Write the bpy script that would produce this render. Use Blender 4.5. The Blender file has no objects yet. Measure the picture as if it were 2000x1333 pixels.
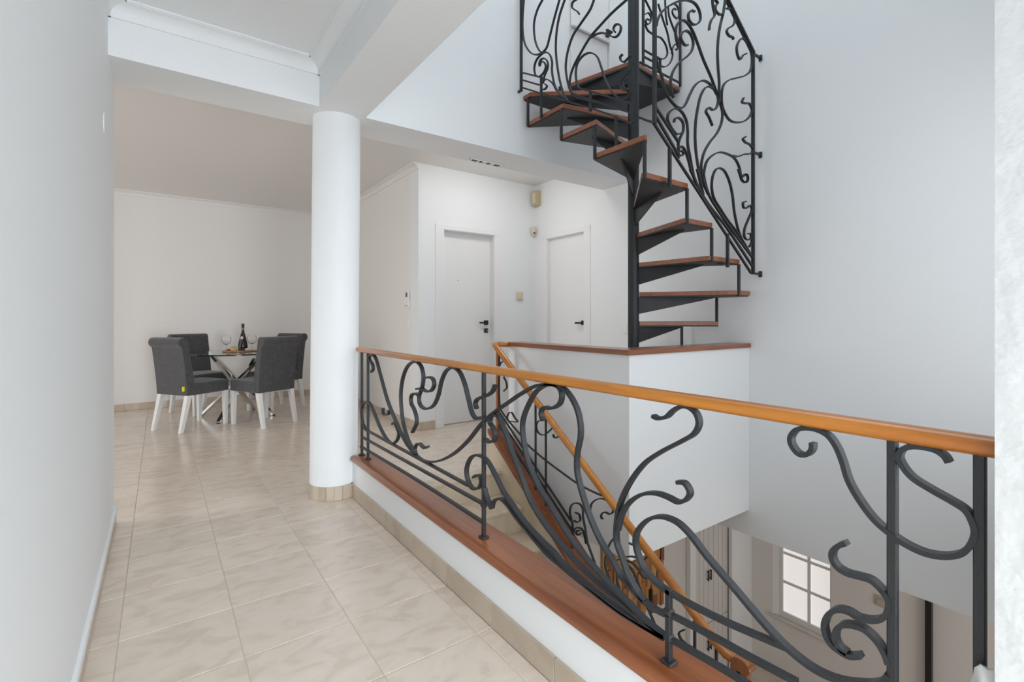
import bpy, bmesh, math, random
from mathutils import Vector, Matrix

random.seed(7)
S = bpy.context.scene
COL = S.collection
PI = math.pi

# ---------------------------------------------------------------- camera, world, light, exposure
CAM_H = 1.12
YAW = math.atan(687.0 / 952.0)
cam_data = bpy.data.cameras.new('camera')
cam_data.sensor_width = 36.0
cam_data.lens = 952.0 / 2000.0 * 36.0
cam_data.shift_y = -43.5 / 2000.0
cam_data.clip_start = 0.02
cam = bpy.data.objects.new('camera', cam_data)
cam.location = (0, 0, CAM_H)
cam.rotation_euler = (PI / 2, 0, -YAW)
COL.objects.link(cam)
S.camera = cam

world = bpy.data.worlds.new('world')
world.use_nodes = True
S.world = world
bg = world.node_tree.nodes['Background']
bg.inputs['Color'].default_value = (0.86, 0.93, 1.0, 1)
bg.inputs['Strength'].default_value = 0.6


def area(name, loc, direction, sx, sy, watts, color=(1, 1, 1), spread=180):
    d = bpy.data.lights.new(name, 'AREA')
    d.shape = 'RECTANGLE'
    d.size, d.size_y, d.energy, d.color = sx, sy, watts, color
    d.spread = math.radians(spread)
    o = bpy.data.objects.new(name, d)
    o.location = loc
    o.rotation_euler = Vector(direction).to_track_quat('-Z', 'Y').to_euler()
    COL.objects.link(o)
    return o


COOL = (0.86, 0.94, 1.0)
NEUTRAL = (0.93, 0.965, 1.0)
WARM = (1.0, 0.965, 0.935)
area('daylight_corridor_window', (0.28, -2.5, 1.0), (-0.30, 1, -0.42), 1.0, 1.5, 74, COOL, 104)
area('fill_corridor_side', (-0.12, -0.9, 1.2), (0.62, 0.8, -0.05), 0.5, 1.7, 9, COOL)  # added light with no doorway built, brightens parapet side and low wall
area('daylight_skylight', (2.3, 1.7, 6.1), (0, 0, -1), 2.2, 2.4, 42, COOL)
area('fill_stairwell', (2.35, 0.19, 1.45), (0, 1, 0), 2.0, 1.9, 16, NEUTRAL)  # added light at an unseen opening, lifts parapet front, treads and stairwell wall
area('daylight_dining_window', (-3.85, 5.4, 1.45), (1, 0, 0), 3.2, 2.2, 43, WARM)
area('fill_parapet_beam', (-3.8, 5.0, 1.2), (6.1, -2.4, -0.7), 1.5, 2.0, 6.5, NEUTRAL, 60)  # added narrow beam aimed at the parapet side, no terrace door built
area('fill_lower_floor', (3.6, -1.8, -1.6), (0, 1, 0), 2.2, 1.6, 29, (1.0, 0.985, 0.97))  # added fill for the lower storey, in front of its closed near wall
area('fill_lobby', (2.6, 3.60, 2.64), (0, 0.35, -1), 0.5, 0.25, 6.0, (1.0, 0.98, 0.96))  # added light without a fixture, hidden behind the beam to brighten the lobby

S.view_settings.view_transform = 'Standard'
S.view_settings.look = 'None'
S.view_settings.gamma = 1.0
S.view_settings.use_curve_mapping = False
S.view_settings.exposure = 0.10
S.cycles.use_denoising = True
S.cycles.max_bounces = 10
S.cycles.diffuse_bounces = 7
S.cycles.sample_clamp_indirect = 8.0

# ---------------------------------------------------------------- traced ironwork, in metres on the plane of each railing
NEAR = [
    [(2.874,0.799), (2.843,0.821), (2.852,0.846), (2.894,0.866), (2.911,0.881), (2.892,0.898), (2.843,0.903), (2.798,0.885), (2.729,0.803), (2.614,0.663), (2.491,0.564), (2.378,0.489), (2.291,0.455), (2.224,0.439), (2.165,0.435), (2.094,0.444), (2.001,0.47), (1.926,0.501), (1.843,0.544), (1.733,0.619), (1.633,0.704), (1.54,0.765), (1.454,0.812), (1.374,0.855), (1.3,0.889), (1.252,0.902), (1.205,0.907), (1.161,0.905), (1.124,0.886), (1.089,0.847), (1.073,0.802), (1.073,0.762), (1.086,0.712), (1.088,0.66), (1.078,0.625), (1.058,0.58), (1.031,0.531), (0.986,0.476), (0.937,0.437), (0.915,0.412), (0.883,0.398), (0.852,0.383), (0.807,0.375), (0.766,0.377)],
    [(1.604,0.65), (1.576,0.644), (1.544,0.657), (1.535,0.681), (1.549,0.704), (1.572,0.72), (1.567,0.741), (1.544,0.753), (1.518,0.754), (1.492,0.733), (1.462,0.695), (1.43,0.645), (1.374,0.574), (1.325,0.503), (1.245,0.444), (1.153,0.402), (1.07,0.372), (0.972,0.349), (0.89,0.335), (0.828,0.324), (0.764,0.321)],
    [(1.248,0.783), (1.259,0.797), (1.257,0.816), (1.237,0.829), (1.215,0.828), (1.189,0.836), (1.165,0.853), (1.157,0.875), (1.163,0.895), (1.181,0.905), (1.21,0.905), (1.243,0.898), (1.288,0.873), (1.324,0.831), (1.354,0.782), (1.364,0.743), (1.352,0.676), (1.329,0.622), (1.293,0.578), (1.264,0.548), (1.215,0.515), (1.162,0.472), (1.102,0.433), (1.031,0.399), (0.957,0.371), (0.89,0.351), (0.828,0.331), (0.764,0.321)],
    [(1.693,0.477), (1.668,0.492), (1.644,0.495), (1.634,0.48), (1.644,0.453), (1.677,0.434), (1.71,0.433), (1.736,0.452), (1.749,0.484), (1.74,0.518), (1.71,0.554), (1.668,0.573), (1.628,0.577), (1.589,0.567), (1.537,0.53), (1.48,0.481), (1.425,0.451), (1.367,0.419), (1.306,0.396), (1.249,0.38), (1.194,0.366), (1.152,0.349), (1.078,0.336), (0.999,0.323), (0.927,0.316), (0.851,0.315), (0.77,0.315)],
    [(1.608,0.457), (1.597,0.435), (1.574,0.405), (1.559,0.395), (1.548,0.421), (1.522,0.44), (1.49,0.45), (1.445,0.436), (1.399,0.413), (1.336,0.389), (1.277,0.366), (1.221,0.348), (1.152,0.337), (1.09,0.329), (1.032,0.322), (0.962,0.315), (0.902,0.311), (0.833,0.313), (0.77,0.319)],
    [(2.209,0.741), (2.239,0.748), (2.277,0.742), (2.301,0.723), (2.298,0.693), (2.262,0.666), (2.239,0.637), (2.234,0.605), (2.262,0.571), (2.285,0.547)],
    [(2.239,0.446), (2.301,0.475), (2.349,0.511), (2.399,0.577), (2.425,0.662), (2.428,0.737), (2.399,0.816), (2.349,0.871), (2.293,0.898), (2.231,0.906), (2.179,0.885), (2.157,0.839), (2.172,0.787), (2.206,0.738), (2.201,0.707), (2.165,0.69), (2.108,0.693), (2.047,0.719), (2.001,0.771), (1.969,0.84), (1.926,0.888), (1.866,0.908), (1.809,0.895), (1.765,0.85), (1.733,0.789), (1.702,0.734), (1.672,0.719), (1.638,0.729)],
    [(2.234,0.772), (2.179,0.781), (2.122,0.774), (2.073,0.783), (2.043,0.814), (2.053,0.837), (2.087,0.845), (2.115,0.84)],
    [(1.668,0.759), (1.68,0.777), (1.668,0.794), (1.635,0.809), (1.589,0.823), (1.551,0.845), (1.536,0.869)],
    [(2.968,0.434), (3.027,0.468), (3.047,0.53), (3.027,0.579), (2.961,0.61), (2.898,0.605), (2.821,0.558), (2.715,0.484), (2.616,0.441), (2.54,0.439), (2.477,0.472), (2.456,0.511), (2.486,0.541), (2.513,0.557), (2.54,0.545)],
    [(2.685,0.611), (2.685,0.583), (2.655,0.577), (2.606,0.59), (2.587,0.613)],
    [(2.243,0.445), (2.254,0.471), (2.239,0.493), (2.201,0.508), (2.172,0.503), (2.143,0.499), (2.108,0.514)],
    [(0.805,0.87), (0.791,0.866), (0.764,0.874), (0.745,0.892), (0.726,0.904), (0.702,0.908), (0.681,0.897), (0.673,0.875), (0.684,0.849), (0.717,0.824), (0.778,0.784), (0.833,0.74), (0.885,0.671), (0.916,0.608), (0.928,0.555), (0.929,0.5), (0.915,0.473), (0.902,0.448), (0.888,0.424), (0.87,0.406), (0.852,0.39), (0.832,0.381)],
    [(0.732,0.719), (0.711,0.722), (0.697,0.704), (0.708,0.683), (0.729,0.671), (0.758,0.674), (0.791,0.674), (0.833,0.661), (0.877,0.629), (0.908,0.586), (0.925,0.532)],
    [(0.305,0.501), (0.312,0.485), (0.327,0.471), (0.348,0.459), (0.375,0.447), (0.403,0.441), (0.433,0.442), (0.474,0.454), (0.515,0.476), (0.589,0.526), (0.651,0.567), (0.695,0.602), (0.728,0.619), (0.758,0.622), (0.778,0.619), (0.801,0.61), (0.824,0.594), (0.845,0.571), (0.859,0.546), (0.862,0.521), (0.855,0.497), (0.839,0.469), (0.816,0.454), (0.792,0.444), (0.764,0.439)],
    [(0.768,0.413), (0.768,0.407)],
    [(0.426,0.879), (0.427,0.866), (0.436,0.854), (0.45,0.852), (0.464,0.867), (0.466,0.882), (0.455,0.899), (0.436,0.906), (0.416,0.906), (0.399,0.899), (0.386,0.883), (0.375,0.857), (0.365,0.823), (0.347,0.791), (0.324,0.763), (0.301,0.747), (0.28,0.737), (0.253,0.732), (0.228,0.737), (0.209,0.749), (0.198,0.767), (0.193,0.788), (0.196,0.804), (0.204,0.819), (0.22,0.828), (0.245,0.839), (0.271,0.853), (0.284,0.869), (0.289,0.883), (0.284,0.897), (0.271,0.905), (0.253,0.907), (0.239,0.905), (0.229,0.898), (0.224,0.889)],
    [(0.368,0.706), (0.381,0.696), (0.391,0.681), (0.391,0.667), (0.383,0.656), (0.369,0.651), (0.348,0.653), (0.33,0.654), (0.315,0.645), (0.305,0.633), (0.304,0.616), (0.312,0.596), (0.327,0.584), (0.348,0.578), (0.365,0.581), (0.383,0.576), (0.398,0.559), (0.405,0.536), (0.402,0.518), (0.393,0.506), (0.381,0.501), (0.364,0.5), (0.345,0.511)],
    [(0.367,0.503), (0.378,0.507), (0.386,0.518), (0.385,0.535), (0.375,0.551), (0.359,0.559), (0.34,0.561), (0.322,0.551), (0.31,0.535), (0.304,0.519)],
]
NEAR_RAILS = [
    [(2.968,0.434), (1.733,0.433)],
    [(3.04,0.375), (1.623,0.392)],
    [(3.064,0.311), (2.198,0.322), (1.624,0.319)],
    [(0.77,0.439), (0.705,0.436), (0.609,0.439), (0.529,0.447), (0.474,0.453)],
    [(0.77,0.382), (0.63,0.39), (0.559,0.391), (0.481,0.394), (0.455,0.395)],
    [(0.768,0.321), (0.673,0.327), (0.57,0.33), (0.544,0.329)],
]
STAIR = [
    [(2.792,0.262), (2.716,0.228), (2.643,0.203), (2.516,0.166), (2.365,0.129), (2.215,0.097), (2.094,0.085), (2.006,0.082)],
    [(2.107,-0.042), (2.094,0.007), (2.049,0.048), (1.997,0.067), (1.951,0.059), (1.922,0.033), (1.926,0.01), (1.951,-0.007), (1.98,-0.006), (2.006,-0.021), (2.016,-0.044), (2.002,-0.053)],
    [(2.268,-0.148), (2.285,-0.106), (2.273,-0.061), (2.234,-0.03), (2.191,-0.026), (2.167,-0.048), (2.167,-0.094), (2.149,-0.154), (2.13,-0.232), (2.083,-0.311), (2.033,-0.395)],
    [(2.234,-0.089), (2.2,-0.092), (2.191,-0.122), (2.22,-0.145), (2.249,-0.145), (2.268,-0.161)],
    [(2.258,-0.246), (2.244,-0.2), (2.215,-0.177), (2.177,-0.173), (2.158,-0.196), (2.139,-0.249)],
    [(2.186,-0.2), (2.2,-0.217), (2.224,-0.22), (2.224,-0.2), (2.196,-0.19)],
    [(1.907,-0.121), (1.943,-0.171), (1.968,-0.223), (1.982,-0.282), (1.978,-0.334), (1.943,-0.393)],
    [(1.904,-0.259), (1.866,-0.233), (1.82,-0.222), (1.781,-0.221), (1.742,-0.236), (1.711,-0.263), (1.681,-0.26)],
    [(1.826,-0.204), (1.781,-0.185), (1.736,-0.178), (1.705,-0.172), (1.681,-0.144), (1.699,-0.129), (1.736,-0.109), (1.787,-0.12), (1.803,-0.119)],
    [(1.894,-0.309), (1.89,-0.371), (1.866,-0.417), (1.833,-0.448), (1.787,-0.467)],
    [(1.839,-0.251), (1.8,-0.25), (1.761,-0.284), (1.724,-0.347), (1.693,-0.397), (1.663,-0.437), (1.633,-0.48)],
    [(1.455,-0.419), (1.474,-0.434), (1.486,-0.454), (1.474,-0.474), (1.448,-0.483), (1.411,-0.482)],
    [(3.0,0.801), (3.045,0.79), (3.079,0.756)],
    [(3.017,0.682), (2.984,0.644), (2.976,0.607), (3.017,0.573)],
    [(2.978,0.373), (2.951,0.418), (2.913,0.428), (2.882,0.401), (2.84,0.374), (2.924,0.362)],
    [(2.543,0.437), (2.606,0.414), (2.625,0.379), (2.606,0.342), (2.552,0.332), (2.498,0.362), (2.447,0.403)],
    [(2.396,0.354), (2.417,0.34), (2.442,0.345), (2.442,0.359)],
    [(3.102,0.476), (3.067,0.435), (2.967,0.368), (2.789,0.277)],
]
STAIR_RAILS = [
    [(2.993,0.303), (2.643,0.054), (2.263,-0.214)],
    [(2.924,0.3), (2.643,0.106), (2.273,-0.156)],
]
PANB = [
    [(2.75,3.069), (2.713,3.063), (2.683,3.03), (2.689,2.996), (2.73,2.982), (2.779,3.003), (2.811,3.044), (2.802,3.09), (2.762,3.12), (2.697,3.119), (2.633,3.097), (2.556,3.056), (2.466,2.991), (2.407,2.931), (2.375,2.874), (2.368,2.844)],
    [(2.579,2.805), (2.563,2.828), (2.553,2.867), (2.559,2.907), (2.586,2.945), (2.625,2.97), (2.673,2.971), (2.73,2.937), (2.779,2.881), (2.846,2.794), (2.933,2.705), (2.978,2.647), (3.035,2.568), (3.065,2.511), (3.056,2.443), (3.004,2.36), (2.912,2.271), (2.852,2.195), (2.824,2.121), (2.822,2.053), (2.852,1.989), (2.901,1.932)],
    [(2.677,2.833), (2.649,2.824), (2.618,2.837), (2.602,2.86), (2.625,2.897), (2.669,2.919), (2.709,2.911), (2.734,2.871), (2.721,2.818), (2.673,2.764), (2.602,2.709), (2.548,2.654), (2.514,2.598), (2.503,2.548), (2.514,2.495), (2.533,2.465)],
    [(3.101,3.284), (3.073,3.175), (3.037,3.079), (3.014,2.979), (3.007,2.885), (3.014,2.795), (3.027,2.697), (3.025,2.619), (3.046,2.547)],
    [(3.073,3.17), (3.023,3.154), (2.982,3.167), (2.987,3.199), (3.009,3.223), (2.978,3.234)],
    [(2.947,3.222), (2.955,3.177), (2.973,3.133), (2.933,3.081), (2.916,3.042), (2.91,3.009)],
    [(3.117,3.228), (3.163,3.239), (3.202,3.217), (3.219,3.181), (3.187,3.132), (3.139,3.102), (3.117,3.071), (3.144,3.052), (3.192,3.055), (3.203,3.045)],
    [(3.371,3.001), (3.325,2.976), (3.285,2.933), (3.255,2.953), (3.243,3.003), (3.27,3.054), (3.32,3.094), (3.382,3.081), (3.434,3.032), (3.446,2.97), (3.423,2.897), (3.351,2.84), (3.25,2.794), (3.144,2.748), (3.083,2.702), (3.06,2.654), (3.061,2.557), (3.099,2.507), (3.153,2.478), (3.231,2.48), (3.346,2.518), (3.423,2.578), (3.444,2.624), (3.411,2.655), (3.358,2.645), (3.311,2.643), (3.332,2.677)],
    [(2.947,2.391), (2.906,2.44), (2.874,2.466), (2.901,2.498), (2.957,2.497), (2.998,2.53), (3.014,2.592), (2.973,2.634), (2.912,2.639), (2.862,2.615), (2.813,2.55), (2.782,2.463), (2.76,2.368), (2.755,2.266), (2.765,2.178), (2.784,2.103), (2.813,2.006), (2.842,1.923)],
    [(2.364,2.664), (2.382,2.613), (2.418,2.567), (2.451,2.483), (2.502,2.443), (2.563,2.419), (2.616,2.424), (2.653,2.458), (2.699,2.531), (2.755,2.605), (2.832,2.655), (2.901,2.661), (2.952,2.646), (2.998,2.612)],
    [(2.537,2.319), (2.547,2.342), (2.585,2.355), (2.625,2.339), (2.63,2.288), (2.599,2.237), (2.576,2.189)],
    [(2.603,2.265), (2.563,2.25), (2.511,2.277), (2.476,2.317), (2.481,2.355), (2.519,2.389), (2.563,2.408), (2.616,2.399), (2.662,2.356), (2.676,2.293), (2.676,2.215), (2.699,2.142), (2.727,2.058), (2.769,1.97), (2.842,1.923)],
    [(2.607,2.158), (2.635,2.153), (2.621,2.133), (2.59,2.126), (2.579,2.146), (2.603,2.184), (2.644,2.173), (2.68,2.122), (2.708,2.061)],
    [(3.329,2.122), (3.346,2.141), (3.388,2.132), (3.382,2.097), (3.34,2.084), (3.305,2.1), (3.277,2.175), (3.22,2.226), (3.121,2.24), (3.025,2.231), (2.942,2.193), (2.881,2.141), (2.852,2.069), (2.847,2.0)],
    [(3.186,2.241), (3.254,2.248), (3.334,2.279), (3.436,2.308), (3.454,2.341), (3.417,2.365), (3.358,2.368), (3.323,2.385), (3.358,2.409)],
    [(3.314,1.671), (3.262,1.74), (3.211,1.862), (3.189,1.969), (3.145,2.065), (3.08,2.122), (3.006,2.121), (2.959,2.075), (2.939,1.99), (2.964,1.918), (3.037,1.858), (3.112,1.802), (3.279,1.699), (3.456,1.557)],
    [(3.36,1.951), (3.325,1.936), (3.331,1.906), (3.366,1.904), (3.42,1.931), (3.444,1.905), (3.396,1.83), (3.343,1.749), (3.343,1.699), (3.384,1.681), (3.432,1.701), (3.426,1.729), (3.39,1.725)],
    [(3.432,1.701), (3.444,1.677), (3.408,1.633)],
    [(3.262,2.164), (3.29,2.12), (3.308,2.095), (3.354,2.084), (3.39,2.112), (3.378,2.141), (3.337,2.137), (3.314,2.115)],
]
PANB_RAILS = [
    [(2.337,2.273), (3.434,1.447)],
    [(2.36,2.315), (2.581,2.127)],
    [(2.36,2.367), (2.579,2.208)],
    [(2.701,2.063), (2.854,1.902), (3.112,1.742), (3.456,1.494)],
    [(2.834,2.087), (2.894,1.948), (3.037,1.828), (3.456,1.557)],
    [(2.776,2.077), (2.844,1.923)],
]
PANB_TOP = [
    [(3.125,3.288), (3.351,3.114), (3.465,3.034)],
]
PANA = [
    [(0.047,3.585), (0.033,3.467), (0.033,3.348), (0.056,3.243), (0.105,3.163), (0.149,3.119), (0.2,3.093), (0.259,3.087), (0.3,3.103), (0.332,3.168), (0.371,3.26), (0.433,3.389)],
    [(0.259,3.478), (0.2,3.427), (0.166,3.357), (0.164,3.277), (0.183,3.188), (0.217,3.122), (0.238,3.096)],
    [(0.225,2.998), (0.242,3.023), (0.275,3.004), (0.291,2.966), (0.267,2.931), (0.217,2.922), (0.183,2.946), (0.166,2.999), (0.183,3.05), (0.242,3.077), (0.291,3.073), (0.332,3.039), (0.356,2.979), (0.356,2.907), (0.387,2.79), (0.433,2.719), (0.516,2.636)],
    [(0.225,2.998), (0.221,3.017), (0.238,3.039), (0.275,3.034), (0.308,2.999), (0.312,2.952), (0.283,2.913), (0.259,2.872)],
    [(0.486,3.363), (0.433,3.275), (0.403,3.169), (0.395,3.051), (0.41,2.924), (0.441,2.792), (0.486,2.678), (0.523,2.626)],
    [(0.596,3.307), (0.56,3.304), (0.553,3.276), (0.581,3.241), (0.606,3.218), (0.62,3.193)],
    [(0.753,3.228), (0.72,3.178), (0.638,3.125), (0.567,3.078), (0.516,2.994), (0.494,2.896), (0.505,2.801), (0.538,2.703), (0.589,2.642), (0.707,2.575), (0.779,2.539)],
    [(1.019,3.093), (0.9,3.066), (0.805,3.031), (0.72,2.994), (0.638,2.927), (0.574,2.864), (0.538,2.799), (0.534,2.731), (0.56,2.668)],
    [(0.927,2.931), (0.912,2.958), (0.924,2.976), (0.948,2.972), (0.969,2.951), (0.966,2.918), (0.942,2.9), (0.912,2.907), (0.869,2.943), (0.818,2.976), (0.766,2.989), (0.72,2.989)],
    [(0.596,2.734), (0.589,2.806), (0.603,2.863), (0.645,2.893), (0.693,2.896), (0.74,2.876), (0.779,2.837), (0.812,2.759), (0.844,2.667), (0.894,2.574), (0.954,2.504), (1.002,2.478), (1.042,2.502), (1.059,2.515)],
    [(0.596,2.734), (0.617,2.695), (0.659,2.667), (0.727,2.63)],
    [(0.984,2.767), (0.966,2.76), (0.972,2.733), (0.996,2.716), (1.025,2.726), (1.048,2.738)],
    [(1.059,2.684), (1.042,2.653), (1.002,2.626), (0.969,2.595), (0.972,2.56), (1.002,2.535), (1.025,2.541)],
    [(1.065,2.583), (1.025,2.603), (0.99,2.592), (0.99,2.564), (1.013,2.538)],
    [(0.259,2.855), (0.275,2.877), (0.316,2.861), (0.364,2.816), (0.403,2.752)],
    [(0.246,2.817), (0.283,2.806), (0.304,2.821), (0.283,2.843)],
]
PANA_RAILS = [
    [(0.024,3.028), (0.246,2.905)],
    [(0.024,2.971), (0.246,2.845)],
    [(0.024,2.912), (0.25,2.784), (0.531,2.626), (0.789,2.481), (1.048,2.319)],
    [(0.638,2.68), (1.048,2.44)],
    [(0.549,2.68), (1.048,2.381)],
]
PANC = [
    [(0.167,3.495), (0.203,3.52), (0.235,3.507), (0.235,3.468), (0.197,3.427), (0.17,3.434), (0.177,3.46), (0.218,3.469)],
    [(0.162,3.418), (0.192,3.382), (0.254,3.375), (0.306,3.376), (0.381,3.386), (0.447,3.353), (0.469,3.298), (0.436,3.246), (0.381,3.218), (0.317,3.215)],
    [(0.338,3.647), (0.403,3.549), (0.469,3.462), (0.508,3.369), (0.546,3.319), (0.514,3.238), (0.436,3.174), (0.37,3.158)],
    [(0.531,3.314), (0.548,3.371), (0.588,3.414), (0.623,3.41), (0.612,3.374), (0.588,3.372)],
    [(0.48,3.687), (0.492,3.616), (0.548,3.543), (0.617,3.473), (0.653,3.434)],
    [(0.525,3.712), (0.583,3.745), (0.629,3.728), (0.641,3.682), (0.617,3.64), (0.571,3.638), (0.542,3.661), (0.56,3.7), (0.6,3.704)],
    [(0.436,3.722), (0.447,3.598), (0.469,3.525)],
    [(0.162,3.607), (0.244,3.541), (0.306,3.462)],
]
PANC_RAILS = [
    [(0.142,3.208), (0.365,3.21)],
    [(0.142,3.156), (0.365,3.163)],
    [(0.092,3.096), (0.664,3.11)],
]
PANC_POSTS = [
    [(0.137,3.596), (0.137,3.105)],
    [(0.659,3.815), (0.659,3.034)],
    [(0.365,3.213), (0.365,3.114)],
]

# ---------------------------------------------------------------- helpers
WM = {}


def link(o, parent=None, loc=None):
    COL.objects.link(o)
    if loc is not None:
        o.location = loc
    own = Matrix.Translation(o.location)
    if parent is not None:
        o.parent = parent
        o.matrix_parent_inverse = WM[parent.name].inverted()
    WM[o.name] = own
    return o


def tag(o, label=None, cat=None, group=None, kind=None):
    if label: o['label'] = label
    if cat: o['category'] = cat
    if group: o['group'] = group
    if kind: o['kind'] = kind
    return o


def empty(name, loc, label=None, cat=None, group=None, kind=None):
    o = bpy.data.objects.new(name, None)
    o.empty_display_size = 0.1
    link(o, None, loc)
    return tag(o, label, cat, group, kind)


def finish(name, bm, mat, parent=None, loc=None, bevel=0.0, segs=2, smooth=False):
    if bevel > 0:
        bmesh.ops.bevel(bm, geom=[e for e in bm.edges], offset=bevel, segments=segs, profile=0.6,
                        affect='EDGES', clamp_overlap=True)
    bmesh.ops.recalc_face_normals(bm, faces=bm.faces)
    me = bpy.data.meshes.new(name)
    bm.to_mesh(me)
    bm.free()
    if smooth:
        for p in me.polygons:
            p.use_smooth = True
        me.set_sharp_from_angle(angle=math.radians(38))
    if mat is not None:
        me.materials.append(mat)
    o = bpy.data.objects.new(name, me)
    return link(o, parent, loc)


def add_box(bm, x0, x1, y0, y1, z0, z1):
    v = [bm.verts.new(c) for c in ((x0, y0, z0), (x1, y0, z0), (x1, y1, z0), (x0, y1, z0),
                                   (x0, y0, z1), (x1, y0, z1), (x1, y1, z1), (x0, y1, z1))]
    for f in ((0, 3, 2, 1), (4, 5, 6, 7), (0, 1, 5, 4), (1, 2, 6, 5), (2, 3, 7, 6), (3, 0, 4, 7)):
        bm.faces.new([v[i] for i in f])
    return v


def box(name, mat, b, parent=None, bevel=0.0, segs=2, smooth=False):
    bm = bmesh.new()
    add_box(bm, *b)
    return finish(name, bm, mat, parent, None, bevel, segs, smooth)


def boxes(name, mat, bs, parent=None, bevel=0.0):
    bm = bmesh.new()
    for b in bs:
        add_box(bm, *b)
    return finish(name, bm, mat, parent, None, bevel)


def add_prism(bm, poly, fa, fb):
    """poly: list of 2D points; fa/fb map a 2D point to 3D for the two ends."""
    a = [bm.verts.new(fa(p)) for p in poly]
    b = [bm.verts.new(fb(p)) for p in poly]
    n = len(poly)
    bm.faces.new(a)
    bm.faces.new(b[::-1])
    for i in range(n):
        bm.faces.new((a[i], a[(i + 1) % n], b[(i + 1) % n], b[i]))


def add_lathe(bm, prof, seg=24, c=(0, 0, 0), caps=True):
    rings = []
    for r, z in prof:
        if r < 1e-5:
            rings.append([bm.verts.new((c[0], c[1], c[2] + z))])
        else:
            rings.append([bm.verts.new((c[0] + r * math.cos(2 * PI * i / seg), c[1] + r * math.sin(2 * PI * i / seg), c[2] + z))
                          for i in range(seg)])
    for A, B in zip(rings, rings[1:]):
        for i in range(seg):
            j = (i + 1) % seg
            if len(A) == 1 and len(B) == 1: continue
            if len(A) == 1: bm.faces.new((A[0], B[i], B[j]))
            elif len(B) == 1: bm.faces.new((A[i], A[j], B[0]))
            else: bm.faces.new((A[i], A[j], B[j], B[i]))
    if not caps: return
    if len(rings[0]) > 1: bm.faces.new(rings[0][::-1])
    if len(rings[-1]) > 1: bm.faces.new(rings[-1])


def lathe(name, mat, prof, seg=24, c=(0, 0, 0), parent=None, loc=None, smooth=True, caps=True):
    bm = bmesh.new()
    add_lathe(bm, prof, seg, c, caps)
    return finish(name, bm, mat, parent, loc, smooth=smooth)


def smooth_line(pts, n=5):
    if len(pts) < 3:
        return [Vector(p) for p in pts]
    P = [Vector(p) for p in pts]
    P = [P[0] * 2 - P[1]] + P + [P[-1] * 2 - P[-2]]
    out = []
    for i in range(1, len(P) - 2):
        p0, p1, p2, p3 = P[i - 1], P[i], P[i + 1], P[i + 2]
        # centripetal Catmull-Rom
        t0 = 0.0
        t1 = t0 + max((p1 - p0).length, 1e-5) ** 0.5
        t2 = t1 + max((p2 - p1).length, 1e-5) ** 0.5
        t3 = t2 + max((p3 - p2).length, 1e-5) ** 0.5
        for k in range(n):
            t = t1 + (t2 - t1) * k / n
            a1 = p0 * ((t1 - t) / (t1 - t0)) + p1 * ((t - t0) / (t1 - t0))
            a2 = p1 * ((t2 - t) / (t2 - t1)) + p2 * ((t - t1) / (t2 - t1))
            a3 = p2 * ((t3 - t) / (t3 - t2)) + p3 * ((t - t2) / (t3 - t2))
            b1 = a1 * ((t2 - t) / (t2 - t0)) + a2 * ((t - t0) / (t2 - t0))
            b2 = a2 * ((t3 - t) / (t3 - t1)) + a3 * ((t - t1) / (t3 - t1))
            out.append(b1 * ((t2 - t) / (t2 - t1)) + b2 * ((t - t1) / (t2 - t1)))
    out.append(P[-2])
    return out


class Plane:
    """a vertical plane: origin, horizontal axis, normal; (s, z) -> world"""
    def __init__(self, o, axis):
        self.o = Vector((o[0], o[1], 0))
        self.ax = Vector((axis[0], axis[1], 0)).normalized()
        self.n = Vector((self.ax.y, -self.ax.x, 0))

    def at(self, s, z, d=0.0):
        return self.o + self.ax * s + Vector((0, 0, z)) + self.n * d


def add_ribbon(bm, plane, pts, w, th, n=5):
    """flat iron bar bent in the plane: w across the plane, th within it"""
    L = smooth_line(pts, n)
    Q = [L[0]]
    for p in L[1:]:
        if (p - Q[-1]).length > 1e-4: Q.append(p)
    rings = []
    for i, p in enumerate(Q):
        t = (Q[min(i + 1, len(Q) - 1)] - Q[max(i - 1, 0)]).normalized()
        m = Vector((-t.y, t.x)) * (th / 2)
        a, b = p + m, p - m
        rings.append([bm.verts.new(plane.at(q.x, q.y, d)) for q, d in ((a, w / 2), (b, w / 2), (b, -w / 2), (a, -w / 2))])
    for A, B in zip(rings, rings[1:]):
        for i in range(4):
            j = (i + 1) % 4
            bm.faces.new((A[i], A[j], B[j], B[i]))
    bm.faces.new(rings[0][::-1])
    bm.faces.new(rings[-1])


def ribbon(name, plane, pts, w, th, mat, parent, n=5):
    bm = bmesh.new()
    add_ribbon(bm, plane, pts, w, th, n)
    return finish(name, bm, mat, parent, smooth=True)


def add_tube(bm, pts, rad, seg=12, flat=1.0, up=Vector((0, 0, 1))):
    P = [Vector(p) for p in pts]
    rings = []
    for i, p in enumerate(P):
        t = (P[min(i + 1, len(P) - 1)] - P[max(i - 1, 0)]).normalized()
        side = t.cross(up)
        if side.length < 1e-4: side = Vector((1, 0, 0))
        side.normalize()
        u2 = side.cross(t).normalized()
        r = rad[i] if isinstance(rad, (list, tuple)) else rad
        rings.append([bm.verts.new(p + side * (r * math.cos(2 * PI * k / seg)) + u2 * (r * flat * math.sin(2 * PI * k / seg)))
                      for k in range(seg)])
    for A, B in zip(rings, rings[1:]):
        for i in range(seg):
            j = (i + 1) % seg
            bm.faces.new((A[i], A[j], B[j], B[i]))
    bm.faces.new(rings[0][::-1])
    bm.faces.new(rings[-1])


def tube(name, mat, pts, rad, parent=None, seg=12, flat=1.0):
    bm = bmesh.new()
    add_tube(bm, pts, rad, seg, flat)
    return finish(name, bm, mat, parent, smooth=True)


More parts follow.
